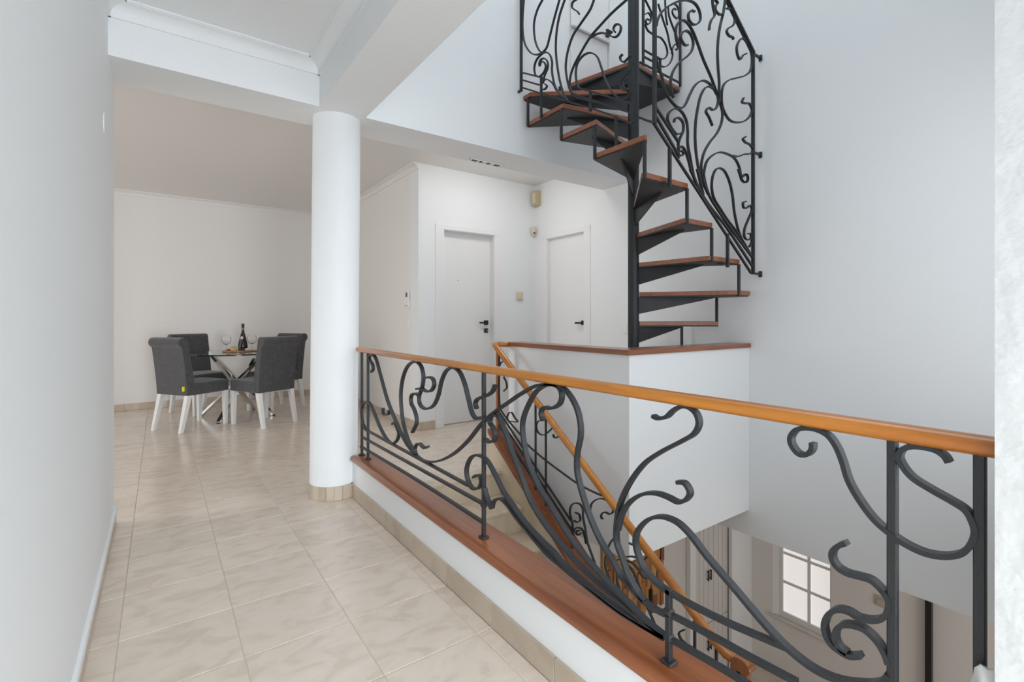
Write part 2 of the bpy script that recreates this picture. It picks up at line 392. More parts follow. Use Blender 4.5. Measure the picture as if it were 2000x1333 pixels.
def add_bar(bm, a, b, w, d, axis=Vector((0, 0, 1))):
    """square bar from a to b"""
    a, b = Vector(a), Vector(b)
    t = (b - a).normalized()
    s = t.cross(axis)
    if s.length < 1e-4: s = t.cross(Vector((1, 0, 0)))
    s.normalize()
    u = s.cross(t).normalized()
    R = []
    for p in (a, b):
        R.append([bm.verts.new(p + s * (i * w / 2) + u * (j * d / 2)) for i, j in ((-1, -1), (1, -1), (1, 1), (-1, 1))])
    bm.faces.new(R[0][::-1])
    bm.faces.new(R[1])
    for i in range(4):
        j = (i + 1) % 4
        bm.faces.new((R[0][i], R[0][j], R[1][j], R[1][i]))


def bar(name, mat, a, b, w, d, parent=None, bevel=0.0, axis=Vector((0, 0, 1))):
    bm = bmesh.new()
    add_bar(bm, a, b, w, d, axis)
    return finish(name, bm, mat, parent, bevel=bevel, segs=1)


# ---------------------------------------------------------------- materials
MATS = {}


def principled(name):
    m = bpy.data.materials.new(name)
    m.use_nodes = True
    MATS[name] = m
    return m, m.node_tree.nodes, m.node_tree.links, m.node_tree.nodes['Principled BSDF']


def plain(name, col, rough=0.5, metal=0.0, noise=0.0, nscale=20.0, bump=0.0, bscale=60.0, **kw):
    m, N, L, P = principled(name)
    P.inputs['Base Color'].default_value = (*col, 1)
    P.inputs['Roughness'].default_value = rough
    P.inputs['Metallic'].default_value = metal
    for k, v in kw.items():
        P.inputs[k].default_value = v
    tc = N.new('ShaderNodeTexCoord')
    if noise > 0:
        nz = N.new('ShaderNodeTexNoise')
        nz.inputs['Scale'].default_value = nscale
        nz.inputs['Detail'].default_value = 4
        L.new(tc.outputs['Object'], nz.inputs['Vector'])
        mx = N.new('ShaderNodeMix')
        mx.data_type = 'RGBA'
        mx.inputs['A'].default_value = (*[c * (1 - noise) for c in col], 1)
        mx.inputs['B'].default_value = (*[min(1, c * (1 + noise)) for c in col], 1)
        L.new(nz.outputs['Fac'], mx.inputs['Factor'])
        L.new(mx.outputs['Result'], P.inputs['Base Color'])
    if bump > 0:
        nb = N.new('ShaderNodeTexNoise')
        nb.inputs['Scale'].default_value = bscale
        nb.inputs['Detail'].default_value = 3
        L.new(tc.outputs['Object'], nb.inputs['Vector'])
        b = N.new('ShaderNodeBump')
        b.inputs['Strength'].default_value = bump
        b.inputs['Distance'].default_value = 0.01
        L.new(nb.outputs['Fac'], b.inputs['Height'])
        L.new(b.outputs['Normal'], P.inputs['Normal'])
    return m


def stone(name, light, dark, rough, vein=(7, 2.2, 2.2), amount=0.8):
    """marbled ceramic: soft veins that differ from piece to piece"""
    m, N, L, P = principled(name)
    tc = N.new('ShaderNodeTexCoord')
    oi = N.new('ShaderNodeObjectInfo')
    mul = N.new('ShaderNodeMath'); mul.operation = 'MULTIPLY'; mul.inputs[1].default_value = 57.0
    L.new(oi.outputs['Random'], mul.inputs[0])
    add = N.new('ShaderNodeVectorMath'); add.operation = 'ADD'
    L.new(tc.outputs['Object'], add.inputs[0])
    L.new(mul.outputs[0], add.inputs[1])
    mp = N.new('ShaderNodeMapping')
    mp.inputs['Rotation'].default_value = (0, 0, 0.5)
    mp.inputs['Scale'].default_value = vein
    L.new(add.outputs[0], mp.inputs['Vector'])
    n1 = N.new('ShaderNodeTexNoise')
    n1.inputs['Scale'].default_value = 1.3
    n1.inputs['Detail'].default_value = 6
    n1.inputs['Distortion'].default_value = 1.1
    L.new(mp.outputs[0], n1.inputs['Vector'])
    r = N.new('ShaderNodeValToRGB')
    r.color_ramp.elements[0].position = 0.36
    r.color_ramp.elements[0].color = (*dark, 1)
    r.color_ramp.elements[1].position = 0.62
    r.color_ramp.elements[1].color = (*light, 1)
    e = r.color_ramp.elements.new(0.49)
    e.color = (*[d + (l - d) * 0.72 for l, d in zip(light, dark)], 1)
    L.new(n1.outputs['Fac'], r.inputs['Fac'])
    # piece to piece tone
    hv = N.new('ShaderNodeHueSaturation')
    mr = N.new('ShaderNodeMapRange')
    mr.inputs['To Min'].default_value = 0.965
    mr.inputs['To Max'].default_value = 1.03
    L.new(oi.outputs['Random'], mr.inputs['Value'])
    L.new(mr.outputs[0], hv.inputs['Value'])
    L.new(r.outputs[0], hv.inputs['Color'])
    L.new(hv.outputs[0], P.inputs['Base Color'])
    P.inputs['Roughness'].default_value = rough
    return m


def wood(name, light, dark, rough, axis, scale=1.0):
    m, N, L, P = principled(name)
    tc = N.new('ShaderNodeTexCoord')
    mp = N.new('ShaderNodeMapping')
    s = [38.0 * scale] * 3
    s[axis] = 2.2 * scale
    mp.inputs['Scale'].default_value = s
    L.new(tc.outputs['Object'], mp.inputs['Vector'])
    n = N.new('ShaderNodeTexNoise')
    n.inputs['Scale'].default_value = 1.0
    n.inputs['Detail'].default_value = 5
    n.inputs['Distortion'].default_value = 0.6
    L.new(mp.outputs[0], n.inputs['Vector'])
    mp2 = N.new('ShaderNodeMapping')
    s2 = [5.0] * 3
    s2[axis] = 1.4
    mp2.inputs['Scale'].default_value = s2
    L.new(tc.outputs['Object'], mp2.inputs['Vector'])
    n2 = N.new('ShaderNodeTexNoise')
    n2.inputs['Scale'].default_value = 1.0
    n2.inputs['Detail'].default_value = 2
    L.new(mp2.outputs[0], n2.inputs['Vector'])
    av = N.new('ShaderNodeMix'); av.data_type = 'FLOAT'
    av.inputs['Factor'].default_value = 0.45
    L.new(n.outputs['Fac'], av.inputs['A'])
    L.new(n2.outputs['Fac'], av.inputs['B'])
    r = N.new('ShaderNodeValToRGB')
    r.color_ramp.elements[0].position = 0.33
    r.color_ramp.elements[0].color = (*dark, 1)
    r.color_ramp.elements[1].position = 0.66
    r.color_ramp.elements[1].color = (*light, 1)
    L.new(av.outputs['Result'], r.inputs['Fac'])
    L.new(r.outputs[0], P.inputs['Base Color'])
    P.inputs['Roughness'].default_value = rough
    P.inputs['Coat Weight'].default_value = 0.35
    P.inputs['Coat Roughness'].default_value = 0.18
    return m


PAINT = plain('white_paint', (0.80, 0.815, 0.825), 0.65, bump=0.06, bscale=45)
PAINT_WARM_LIT = plain('white_paint_warm_lit', (0.79, 0.775, 0.76), 0.65, bump=0.06, bscale=45)  # same white paint, warm cast of the light put into its colour
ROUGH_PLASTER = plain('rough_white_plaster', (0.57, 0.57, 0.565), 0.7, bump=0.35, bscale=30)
LACQUER = plain('white_lacquer', (0.80, 0.80, 0.80), 0.35, noise=0.01)
CREAM_PLASTIC = plain('cream_plastic', (0.66, 0.58, 0.43), 0.45, noise=0.03)
TAN_PLASTIC = plain('tan_plastic', (0.50, 0.43, 0.27), 0.5, noise=0.03)
WHITE_PLASTIC = plain('white_plastic', (0.82, 0.82, 0.82), 0.35, noise=0.01)
BLACK = plain('matte_black', (0.012, 0.012, 0.013), 0.4, noise=0.05)
IRON = plain('black_wrought_iron', (0.021, 0.023, 0.026), 0.46, metal=0.15, noise=0.2, nscale=30, bump=0.12, bscale=120)
STEEL_PLATE = plain('dark_painted_steel', (0.024, 0.025, 0.028), 0.5, metal=0.1, noise=0.12)
TILE = stone('beige_marbled_tile', (0.73, 0.635, 0.545), (0.635, 0.54, 0.45), 0.20, (5, 9, 5))
SKIRT = stone('beige_skirting_tile', (0.55, 0.46, 0.365), (0.45, 0.365, 0.28), 0.3)
STEP = stone('cream_stone', (0.66, 0.56, 0.43), (0.57, 0.47, 0.345), 0.4)
GROUT = plain('beige_grout', (0.62, 0.545, 0.465), 0.8, noise=0.06)
RAILWOOD = wood('orange_rail_wood', (0.56, 0.215, 0.025), (0.36, 0.11, 0.012), 0.28, 1)
CAPWOOD_Y = wood('mahogany_wood_along', (0.35, 0.11, 0.034), (0.15, 0.045, 0.018), 0.3, 1)
CAPWOOD_X = wood('mahogany_wood_across', (0.35, 0.11, 0.034), (0.15, 0.045, 0.018), 0.3, 0)
TREADWOOD = wood('tread_wood', (0.32, 0.105, 0.035), (0.17, 0.05, 0.02), 0.33, 0)
POSTWOOD = wood('post_wood', (0.40, 0.14, 0.04), (0.25, 0.075, 0.02), 0.35, 2)

# ================================================================ THE SETTING
XL, XW = -0.205, 3.57          # corridor wall, stairwell wall
YB0, YB1 = 3.06, 3.40          # beam
ZB, ZC = 2.40, 2.67            # beam underside, ceiling
YD, XC, YBACK = 4.49, 2.09, 7.55


def struct(name, mat, bs, label, bevel=0.0, cat=None):
    o = boxes(name, mat, bs, None, bevel)
    return tag(o, label, cat or name.split('_')[0], None, 'structure')


def wall_hole(name, mat, axis, p0, p1, a0, a1, z0, z1, holes, label):
    """wall across `axis` from a0..a1 with rectangular holes (b0, b1, h0, h1)"""
    bs = []

    def add(u0, u1, w0, w1):
        if u1 - u0 < 1e-4 or w1 - w0 < 1e-4: return
        bs.append((u0, u1, p0, p1, w0, w1) if axis == 'x' else (p0, p1, u0, u1, w0, w1))
    cur = a0
    for b0, b1, h0, h1 in sorted(holes):
        add(cur, b0, z0, z1)
        add(b0, b1, z0, h0)
        add(b0, b1, h1, z1)
        cur = b1
    add(cur, a1, z0, z1)
    return struct(name, mat, bs, label)


struct('wall_left', PAINT, [(-0.42, XL, -3.0, 3.44, 0, 2.72)], 'plain white corridor wall ending in a sharp corner')
struct('wall_dining_front', PAINT, [(-4.0, -0.42, 3.2, 3.42, 0, 2.72)], 'white dining room wall behind the corridor wall')
struct('wall_back', PAINT_WARM_LIT, [(-4.1, 2.3, YBACK, 7.7, 0, 2.72)], 'white rear wall behind the round dining table')
wall_hole('wall_dining_window', PAINT_WARM_LIT, 'y', -4.1, -3.92, 3.2, 7.7, 0, 2.72, [(3.9, 6.9, 0.4, 2.4)],
          'white dining room wall with the wide window opening')
struct('wall_dining_side', PAINT_WARM_LIT, [(XC, XC + 0.2, YD + 0.2, YBACK, 0, 2.72)], 'white side wall with the small remote control holder')
wall_hole('wall_lobby', PAINT, 'x', YD, YD + 0.2, XC, XW + 0.2, 0, 2.72, [(2.37, 3.0, 0, 2.045)], 'white lobby wall around the door with a lock')
wall_hole('wall_right', PAINT, 'y', XW, XW + 0.18, -0.04, YD, -0.50, 6.2, [(3.665, 4.26, 0, 2.03)],
          'tall white stairwell wall beside the spiral stair')
struct('wall_upper', PAINT, [(0.777, XW, YB0, YB1, ZB, 6.2)], 'tall white wall above the beam behind the spiral stair')
struct('ceiling_beam_front', PAINT, [(-4.0, 0.777, YB0, YB1, ZB, 2.72)], 'white beam crossing from corridor wall to column', cat='beam')
struct('ceiling_beam_side', PAINT, [(0.777, 1.06, -0.04, YB0, ZB, 6.2)], 'white beam running over the railing to the column', cat='beam')
struct('ceiling_corridor', PAINT, [(-0.42, 0.80, -3.0, YB0 + 0.02, ZC - 0.01, 2.8)], 'pale ceiling over the corridor')
struct('ceiling_dining', PAINT_WARM_LIT, [(-4.1, XW + 0.2, YB0 + 0.2, 7.7, ZC + 0.01, 2.8)], 'warm-lit white ceiling over dining room and lobby')
struct('ceiling_stairwell', PAINT, [(0.777, 3.75, -0.04, 0.45, 6.2, 6.3), (0.777, 3.75, 2.95, 3.4, 6.2, 6.3), (0.777, 1.15, 0.45, 2.95, 6.2, 6.3), (3.4, 3.75, 0.45, 2.95, 6.2, 6.3)],
       'white ceiling high over the stairwell around the skylight')
JX = 0.99
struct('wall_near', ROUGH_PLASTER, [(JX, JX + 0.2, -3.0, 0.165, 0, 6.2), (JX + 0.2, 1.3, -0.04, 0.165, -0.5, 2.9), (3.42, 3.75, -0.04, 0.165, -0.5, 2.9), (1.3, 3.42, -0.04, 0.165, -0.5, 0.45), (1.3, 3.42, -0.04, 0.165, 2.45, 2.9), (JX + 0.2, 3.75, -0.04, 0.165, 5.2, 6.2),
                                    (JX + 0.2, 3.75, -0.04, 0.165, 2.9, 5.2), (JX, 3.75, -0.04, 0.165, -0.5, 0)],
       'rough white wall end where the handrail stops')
# lump of plaster at the foot of the wall end
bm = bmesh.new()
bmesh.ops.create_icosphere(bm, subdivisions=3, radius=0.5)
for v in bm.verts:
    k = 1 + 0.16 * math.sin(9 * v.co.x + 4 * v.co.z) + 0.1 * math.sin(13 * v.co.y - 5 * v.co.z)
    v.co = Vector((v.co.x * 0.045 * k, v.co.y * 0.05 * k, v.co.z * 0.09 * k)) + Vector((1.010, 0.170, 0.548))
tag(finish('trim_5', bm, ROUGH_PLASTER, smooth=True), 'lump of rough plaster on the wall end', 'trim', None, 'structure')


# ---- cornices (coved, three runs)
def cornice(name, a, b, inward, z_top, label, mat=PAINT, s=0.075):
    a, b, iw = Vector((*a, 0)), Vector((*b, 0)), Vector((*inward, 0))
    prof = [(0, 0), (s, 0), (s, -0.010), (s - 0.008, -0.010)]
    for i in range(9):
        t = i / 8 * PI / 2
        prof.append((s - 0.008 - (s - 0.018) * math.sin(t), -0.014 - (s - 0.028) * (1 - math.cos(t))))
    prof += [(0.010, -(s - 0.008)), (0.010, -s), (0, -s)]
    bm = bmesh.new()
    add_prism(bm, prof, lambda p: a + iw * p[0] + Vector((0, 0, z_top + p[1])), lambda p: b + iw * p[0] + Vector((0, 0, z_top + p[1])))
    return tag(finish(name, bm, mat), label, 'trim', None, 'structure')


cornice('trim_1', (XL, YB0), (0.777, YB0), (0, -1), ZC - 0.01, 'coved white cornice along the beam over the corridor')
cornice('trim_2', (0.777, -2.9), (0.777, YB0), (-1, 0), ZC - 0.01, 'coved white cornice along the beam above the railing')
cornice('trim_3', (XL, -2.9), (XL, YB0), (1, 0), ZC - 0.01, 'coved white cornice along the corridor wall')
cornice('trim_4', (-3.9, YBACK), (XC, YBACK), (0, -1), ZC + 0.01, 'coved cornice along the rear dining wall', PAINT_WARM_LIT, 0.06)
cornice('trim_6', (XC, YD), (XC, YBACK), (-1, 0), ZC + 0.01, 'coved cornice above the remote control holder', PAINT_WARM_LIT, 0.06)

# ---- floor and its tiles
floor = struct('floor', GROUT, [(-4.0, XL, 3.2, YBACK, -0.25, -0.0022), (XL - 0.1, 1.11, -3.0, YBACK, -0.25, -0.0022), (1.11, XC, 2.98, YBACK, -0.25, -0.0022),
                                (XC, XW, 2.98, YD + 0.2, -0.25, -0.0022), (2.37, XW, 2.06, 2.98, -0.25, -0.0022)],
               'beige marbled tile floor of corridor, dining room and lobby')
RECTS = [(XL, 0.975, 0.45, 3.03), (-0.62, XC, 3.03, YBACK), (XC, XW, 3.0, YD + 0.1), (0.975, 2.23, 2.98, 3.03), (2.37, XW, 2.06, 3.0)]
GX, GY, G = -0.119, 1.475, 0.3448
tile_meshes = {}


def tile(x0, x1, y0, y1, z=0.0, parent=None, mat=TILE, name='tile'):
    w, d = round(x1 - x0 - 0.003, 3), round(y1 - y0 - 0.003, 3)
    if w < 0.012 or d < 0.012: return
    key = (w, d, mat.name)
    if key not in tile_meshes:
        bm = bmesh.new()
        c, t = 0.0015, 0.004
        lo = [(-w / 2, -d / 2), (w / 2, -d / 2), (w / 2, d / 2), (-w / 2, d / 2)]
        hi = [(-w / 2 + c, -d / 2 + c), (w / 2 - c, -d / 2 + c), (w / 2 - c, d / 2 - c), (-w / 2 + c, d / 2 - c)]
        R = [[bm.verts.new((p[0], p[1], zz)) for p in poly] for poly, zz in ((lo, -t), (lo, -0.0012), (hi, 0))]
        for A, B in zip(R, R[1:]):
            for i in range(4):
                j = (i + 1) % 4
                bm.faces.new((A[i], A[j], B[j], B[i]))
        bm.faces.new(R[0][::-1])
        bm.faces.new(R[2])
        me = bpy.data.meshes.new(name)
        bm.to_mesh(me)
        bm.free()
        me.materials.append(mat)
        tile_meshes[key] = me
    o = bpy.data.objects.new(name, tile_meshes[key])
    link(o, parent, ((x0 + x1) / 2, (y0 + y1) / 2, z))
    return o


for rx0, rx1, ry0, ry1 in RECTS:
    i0, i1 = math.floor((rx0 - GX) / G), math.ceil((rx1 - GX) / G)
    j0, j1 = math.floor((ry0 - GY) / G), math.ceil((ry1 - GY) / G)
    for i in range(i0, i1):
        for j in range(j0, j1):
            x0, x1 = max(rx0, GX + i * G), min(rx1, GX + (i + 1) * G)
            y0, y1 = max(ry0, GY + j * G), min(ry1, GY + (j + 1) * G)
            if x1 > x0 and y1 > y0:
                tile(x0, x1, y0, y1, 0.0, floor)


# ---- skirtings made of tiles
def skirting(name, a, b, out, label, h=0.085, t=0.011, step=G, start=0.0, mat=SKIRT):
    a, b = Vector((*a, 0)), Vector((*b, 0))
    L = (b - a).length
    d = (b - a) / L
    o3 = Vector((*out, 0))
    root = empty(name, tuple(a), label, 'baseboard', None, 'structure')
    cuts = [0.0] + [s for s in [start + k * step for k in range(1, 200)] if 0.02 < s < L - 0.02] + [L]
    for s0, s1 in zip(cuts, cuts[1:]):
        bm = bmesh.new()
        p, q = a + d * (s0 + 0.0012), a + d * (s1 - 0.0012)
        vs = []
        for z in (0.001, h):
            for base in (p, q):
                vs.append(bm.verts.new(base + Vector((0, 0, z))))
                vs.append(bm.verts.new(base + o3 * t + Vector((0, 0, z))))
        for f in ((0, 1, 3, 2), (4, 6, 7, 5), (0, 4, 5, 1), (2, 3, 7, 6), (1, 5, 7, 3), (0, 2, 6, 4)):
            bm.faces.new([vs[i] for i in f])
        c = (p + q) / 2
        for v in bm.verts: v.co -= c
        o = finish('tile', bm, mat, root, tuple(c), bevel=0.001, segs=1)
    return root


skirting('baseboard_left', (XL, 0.5), (XL, 3.44), (1, 0), 'beige tile skirting along the corridor wall', h=0.062)
struct('trim_7', PAINT, [(XL, XL + 0.013, 0.5, 3.44, 0.063, 0.098)], 'white painted strip on top of the corridor wall skirting', 0.002)
skirting('baseboard_back', (-0.7, YBACK), (XC, YBACK), (0, -1), 'beige tile skirting along the rear dining wall')
skirting('baseboard_dining_side', (XC, YD), (XC, YBACK), (-1, 0), 'beige tile skirting below the remote control holder')
skirting('baseboard_lobby', (XC - 0.011, YD), (2.274, YD), (0, -1), 'short beige tile skirting beside the lobby door')
skirting('baseboard_plinth', (0.985, 0.5), (0.985, 3.1), (-1, 0), 'beige tile skirting along the low railing wall', start=-0.06)

# ---- column
CX, CY, CR = 0.915, 3.215, 0.146
colm = lathe('column', PAINT, [(CR, 0.0), (CR, ZB + 0.01)], 64)
for v in colm.data.vertices:
    v.co.x += CX + (v.co.z - 1.12) * 0.0085
    v.co.y += CY
tag(colm, 'round white column between corridor and dining room', 'column', None, 'structure')
nseg = 20
for k in range(nseg):
    a0, a1 = 2 * PI * k / nseg + 0.006, 2 * PI * (k + 1) / nseg - 0.006
    bm = bmesh.new()
    poly = [(CR - 0.012, a0), (CR + 0.011, a0), (CR + 0.011, (a0 + a1) / 2), (CR + 0.011, a1), (CR - 0.012, a1)]
    c = Vector((CX + CR * math.cos((a0 + a1) / 2), CY + CR * math.sin((a0 + a1) / 2), 0))
    add_prism(bm, poly, lambda p: Vector((CX + p[0] * math.cos(p[1]), CY + p[0] * math.sin(p[1]), 0.001)) - c,
              lambda p: Vector((CX + p[0] * math.cos(p[1]), CY + p[0] * math.sin(p[1]), 0.085)) - c)
    finish('tile', bm, SKIRT, colm, tuple(c))

# ---- low wall under the landing railing and its wooden cap
struct('wall_plinth', PAINT, [(0.985, 1.11, 0.0, 3.10, -1.3, 0.226)], 'low white wall under the scrolled landing railing')
bm = bmesh.new()
prof = [(0.972, 0.226), (0.966, 0.231), (0.964, 0.240), (0.966, 0.250), (0.973, 0.257), (0.985, 0.260), (1.108, 0.260), (1.120, 0.257), (1.126, 0.248),
        (1.126, 0.236), (1.120, 0.226)]
add_prism(bm, prof, lambda p: (p[0], 0.16, p[1]), lambda p: (p[0], 3.06, p[1]))
tag(finish('wooden_cap', bm, CAPWOOD_Y, smooth=True), 'long mahogany cap board under the scrolled landing railing', 'cap board')

# ---- parapet round the foot of the spiral stair
BX, BY = 2.235, 1.92
struct('wall_parapet', PAINT, [(BX, BX + 0.13, BY, 3.14, -0.31, 0.905), (BX + 0.13, XW, BY, BY + 0.13, -0.31, 0.905), (BX + 0.13, XW, BY + 0.13, 3.06, -0.31, -0.25)],
       'white parapet around the foot of the spiral stair')
capr = empty('parapet_cap', (2.2, BY, 0.905), 'angled mahogany cap around the parapet of the spiral stair', 'cap board')
bm = bmesh.new()
add_prism(bm, [(2.217, 1.902), (2.385, 2.07), (2.385, 3.16), (2.217, 3.16)], lambda p: (p[0], p[1], 0.905), lambda p: (p[0], p[1], 0.937))
finish('cap_board', bm, CAPWOOD_Y, capr, bevel=0.003, segs=1)
bm = bmesh.new()
add_prism(bm, [(2.217, 1.902), (XW, 1.902), (XW, 2.07), (2.385, 2.07)], lambda p: (p[0], p[1], 0.905), lambda p: (p[0], p[1], 0.937))
finish('cap_board', bm, CAPWOOD_X, capr, bevel=0.003, segs=1)

# ---- descending stair
flight = empty('staircase_steps', (1.57, 1.4, -1.26), 'cream stone steps going down between the two railings', 'stairs', None, 'structure')
Y0, RUN, RISE = 2.975, 0.26, 0.18
for k in range(6):
    z = -RISE * (k + 1)
    yb, yf = Y0 - RUN * k, Y0 - RUN * (k + 1)
    st = box('step', STEP, (1.113, 2.04, yf, yb + 0.02, z - RISE, z - 0.025), flight)
    box('tread_slab', STEP, (1.113, 2.04, yf - 0.018, yb + 0.002, z - 0.025, z), st, 0.004, 1)
box('nosing', STEP, (1.113, 2.23, Y0 - 0.015, Y0 + 0.10, -0.024, 0.002), flight, 0.004, 1)
box('riser', STEP, (1.113, 2.04, Y0, Y0 + 0.02, -RISE, -0.024), flight)
box('stair_landing', STEP, (1.113, 2.23, -0.04, Y0 - RUN * 6, -1.40, -1.26), flight)


def slope(y):
    return 0.20 - 0.705 * (3.0 - y)


bm = bmesh.new()
poly = [(3.12, -0.25), (3.12, slope(3.12) - 0.035), (1.17, slope(1.17) - 0.035), (1.17, -1.26), (1.9, -1.26)]
add_prism(bm, poly, lambda p: (2.04, p[0], p[1]), lambda p: (2.16, p[0], p[1]))
finish('stringer_wall', bm, STEP, flight)
bm = bmesh.new()
for_poly = [(3.12, slope(3.12) - 0.035), (3.12, slope(3.12)), (1.17, slope(1.17)), (1.17, slope(1.17) - 0.035)]
add_prism(bm, for_poly, lambda p: (2.02, p[0], p[1]), lambda p: (2.18, p[0], p[1]))
tag(finish('cap_board', bm, CAPWOOD_Y, flight, bevel=0.003, segs=1), 'sloping mahogany cap board')

# ================================================================ DOORS
# lobby door with lock
d1 = empty('door_1', (2.37, YD, 0), 'white flush door with black lever and square lock', 'door', None, 'structure')
box('door_leaf', LACQUER, (2.374, 2.996, 4.575, 4.615, 0.008, 2.038), d1, 0.002, 1)
boxes('door_jamb', LACQUER, [(2.37, 2.376, YD, 4.66, 0, 2.045), (2.994, 3.0, YD, 4.66, 0, 2.045), (2.37, 3.0, YD, 4.66, 2.038, 2.045)], d1)


def casing(parent, b, mat=LACQUER):
    return box('casing', mat, b, parent, 0.003, 2)


casing(d1, (2.274, 2.372, YD - 0.008, YD, 0, 2.09))
casing(d1, (2.998, 3.09, YD - 0.008, YD, 0, 2.09))
casing(d1, (2.274, 3.09, YD - 0.009, YD, 2.043, 2.095))
hb = box('lever_handle', BLACK, (2.915, 2.965, 4.558, 4.576, 1.052, 1.102), d1, 0.002, 1)
box('lever', BLACK, (2.838, 2.948, 4.528, 4.546, 1.068, 1.086), hb, 0.003, 1)
box('spindle', BLACK, (2.932, 2.948, 4.53, 4.56, 1.069, 1.085), hb)
lk = box('lock_plate', BLACK, (2.918, 2.964, 4.560, 4.576, 0.965, 1.012), d1, 0.002, 1)
box('keyhole', plain('brushed_metal', (0.6, 0.6, 0.6), 0.35, 0.9, noise=0.05), (2.944, 2.953, 4.557, 4.561, 0.978, 1.000), lk)
lathe('door_viewer', BLACK, [(0.0, -0.002), (0.006, -0.002), (0.006, 0.002), (0, 0.002)], 12, (0, 0, 0), d1, (2.585, 4.573, 1.53))

# second lobby door
d2 = empty('door_2', (XW, 3.96, 0), 'white flush door with slim black handle beside the spiral stair', 'door', None, 'structure')
box('door_leaf', LACQUER, (XW + 0.035, XW + 0.075, 3.669, 4.256, 0.008, 2.022), d2, 0.002, 1)
boxes('door_jamb', LACQUER, [(XW, XW + 0.12, 4.254, 4.26, 0, 2.03), (XW, XW + 0.12, 3.665, 3.671, 0, 2.03), (XW, XW + 0.12, 3.665, 4.26, 2.022, 2.03)], d2)
casing(d2, (XW - 0.008, XW, 4.258, 4.36, 0, 2.08))
casing(d2, (XW - 0.008, XW, 3.575, 3.667, 0, 2.08))
casing(d2, (XW - 0.009, XW, 3.575, 4.36, 2.028, 2.085))
hb = box('lever_handle', BLACK, (XW + 0.018, XW + 0.036, 3.69, 3.735, 1.055, 1.1), d2, 0.002, 1)
box('lever', BLACK, (XW - 0.012, XW + 0.008, 3.69, 3.80, 1.066, 1.086), hb, 0.003, 1)
box('spindle', BLACK, (XW, XW + 0.02, 3.70, 3.716, 1.068, 1.084), hb)

# upper door on the stair landing
d3 = empty('door_3', (2.9, YB0, 3.08), 'white upper door with black handle above the spiral stair', 'door', None, 'structure')
box('door_leaf', LACQUER, (2.815, 3.262, YB0 - 0.024, YB0 - 0.006, 3.60, 5.1), d3, 0.002, 1)
box('lower_panel', LACQUER, (2.815, 3.262, YB0 - 0.010, YB0 - 0.004, 3.09, 3.585), d3, 0.002, 1)
casing(d3, (3.266, 3.35, YB0 - 0.03, YB0, 3.082, 5.16))
casing(d3, (2.80, 3.35, YB0 - 0.032, YB0, 5.105, 5.19))
box('door_bar', LACQUER, (2.80, 3.262, YB0 - 0.046, YB0 - 0.022, 3.585, 3.612), d3, 0.003, 1)
hb = box('lever_handle', BLACK, (3.215, 3.25, YB0 - 0.05, YB0 - 0.022, 3.635, 3.675), d3, 0.003, 1)
box('lever', BLACK, (3.17, 3.245, YB0 - 0.09, YB0 - 0.07, 3.645, 3.663), hb, 0.003, 1)
box('spindle', BLACK, (3.23, 3.245, YB0 - 0.08, YB0 - 0.04, 3.646, 3.662), hb)

# ================================================================ IRON RAILINGS
def extend_up(pts, top, amount=0.45):
    """carry a bar that leaves the picture a little further up towards the hidden top rail"""
    a, b = Vector(pts[-2]), Vector(pts[-1])
    d = b - a
    if d.y > 0 and d.length > 1e-4:
        e = b + d.normalized() * amount
        return pts + [tuple(b.lerp(e, 0.5)), tuple(e)]
    return pts


# -------- landing railing (plane x = 1.03)
NP = Plane((1.03, 0), (0, 1))
rail = empty('landing_railing', (1.03, 1.6, 0.26), 'long black scrolled iron railing with orange wooden handrail beside the corridor', 'railing')
tube('handrail', RAILWOOD, [(1.03, 0.166, 0.924), (1.03, 0.8, 0.924), (1.03, 1.6, 0.924), (1.03, 2.4, 0.924), (1.03, 3.095, 0.924)], 0.021, rail, 20, 0.78)
PS = 0.0145
for y in (3.044, 2.932, 1.616, 0.299, 0.188):
    p = box('post', IRON, (1.03 - PS / 2, 1.03 + PS / 2, y - PS / 2, y + PS / 2, 0.262, 0.912), rail, 0.0015, 1)
    box('base_plate', IRON, (1.03 - 0.017, 1.03 + 0.017, y - 0.017, y + 0.017, 0.2605, 0.268), p, 0.003, 1)
p = box('post', IRON, (1.03 - PS / 2, 1.03 + PS / 2, 0.758 - PS / 2, 0.758 + PS / 2, 0.262, 0.445), rail, 0.0015, 1)
box('base_plate', IRON, (1.03 - 0.017, 1.03 + 0.017, 0.758 - 0.017, 0.758 + 0.017, 0.2605, 0.268), p, 0.003, 1)
for y in (0.758, 1.616):
    for z in ((0.325, 0.388) if y < 1 else (0.388,)):
        box('collar', IRON, (1.03 - 0.011, 1.03 + 0.011, y - 0.012, y + 0.012, z - 0.009, z + 0.009), rail, 0.004, 1)
for pts in NEAR_RAILS:
    ribbon('rail', NP, pts, 0.0145, 0.0105, IRON, rail)
for pts in NEAR:
    if len(pts) > 2:
        ribbon('scroll', NP, [(a, max(c, 0.274)) for a, c in pts], 0.0185, 0.0088, IRON, rail, 6)

# -------- stair railing (plane x = 2.10)
SP = Plane((2.10, 0), (0, 1))
srail = empty('stair_railing', (2.10, 2.1, -0.4), 'black scrolled iron railing with sloping wooden handrail down the stair', 'railing')


def hand(y):
    return 0.913 - 0.705 * (3.135 - y)


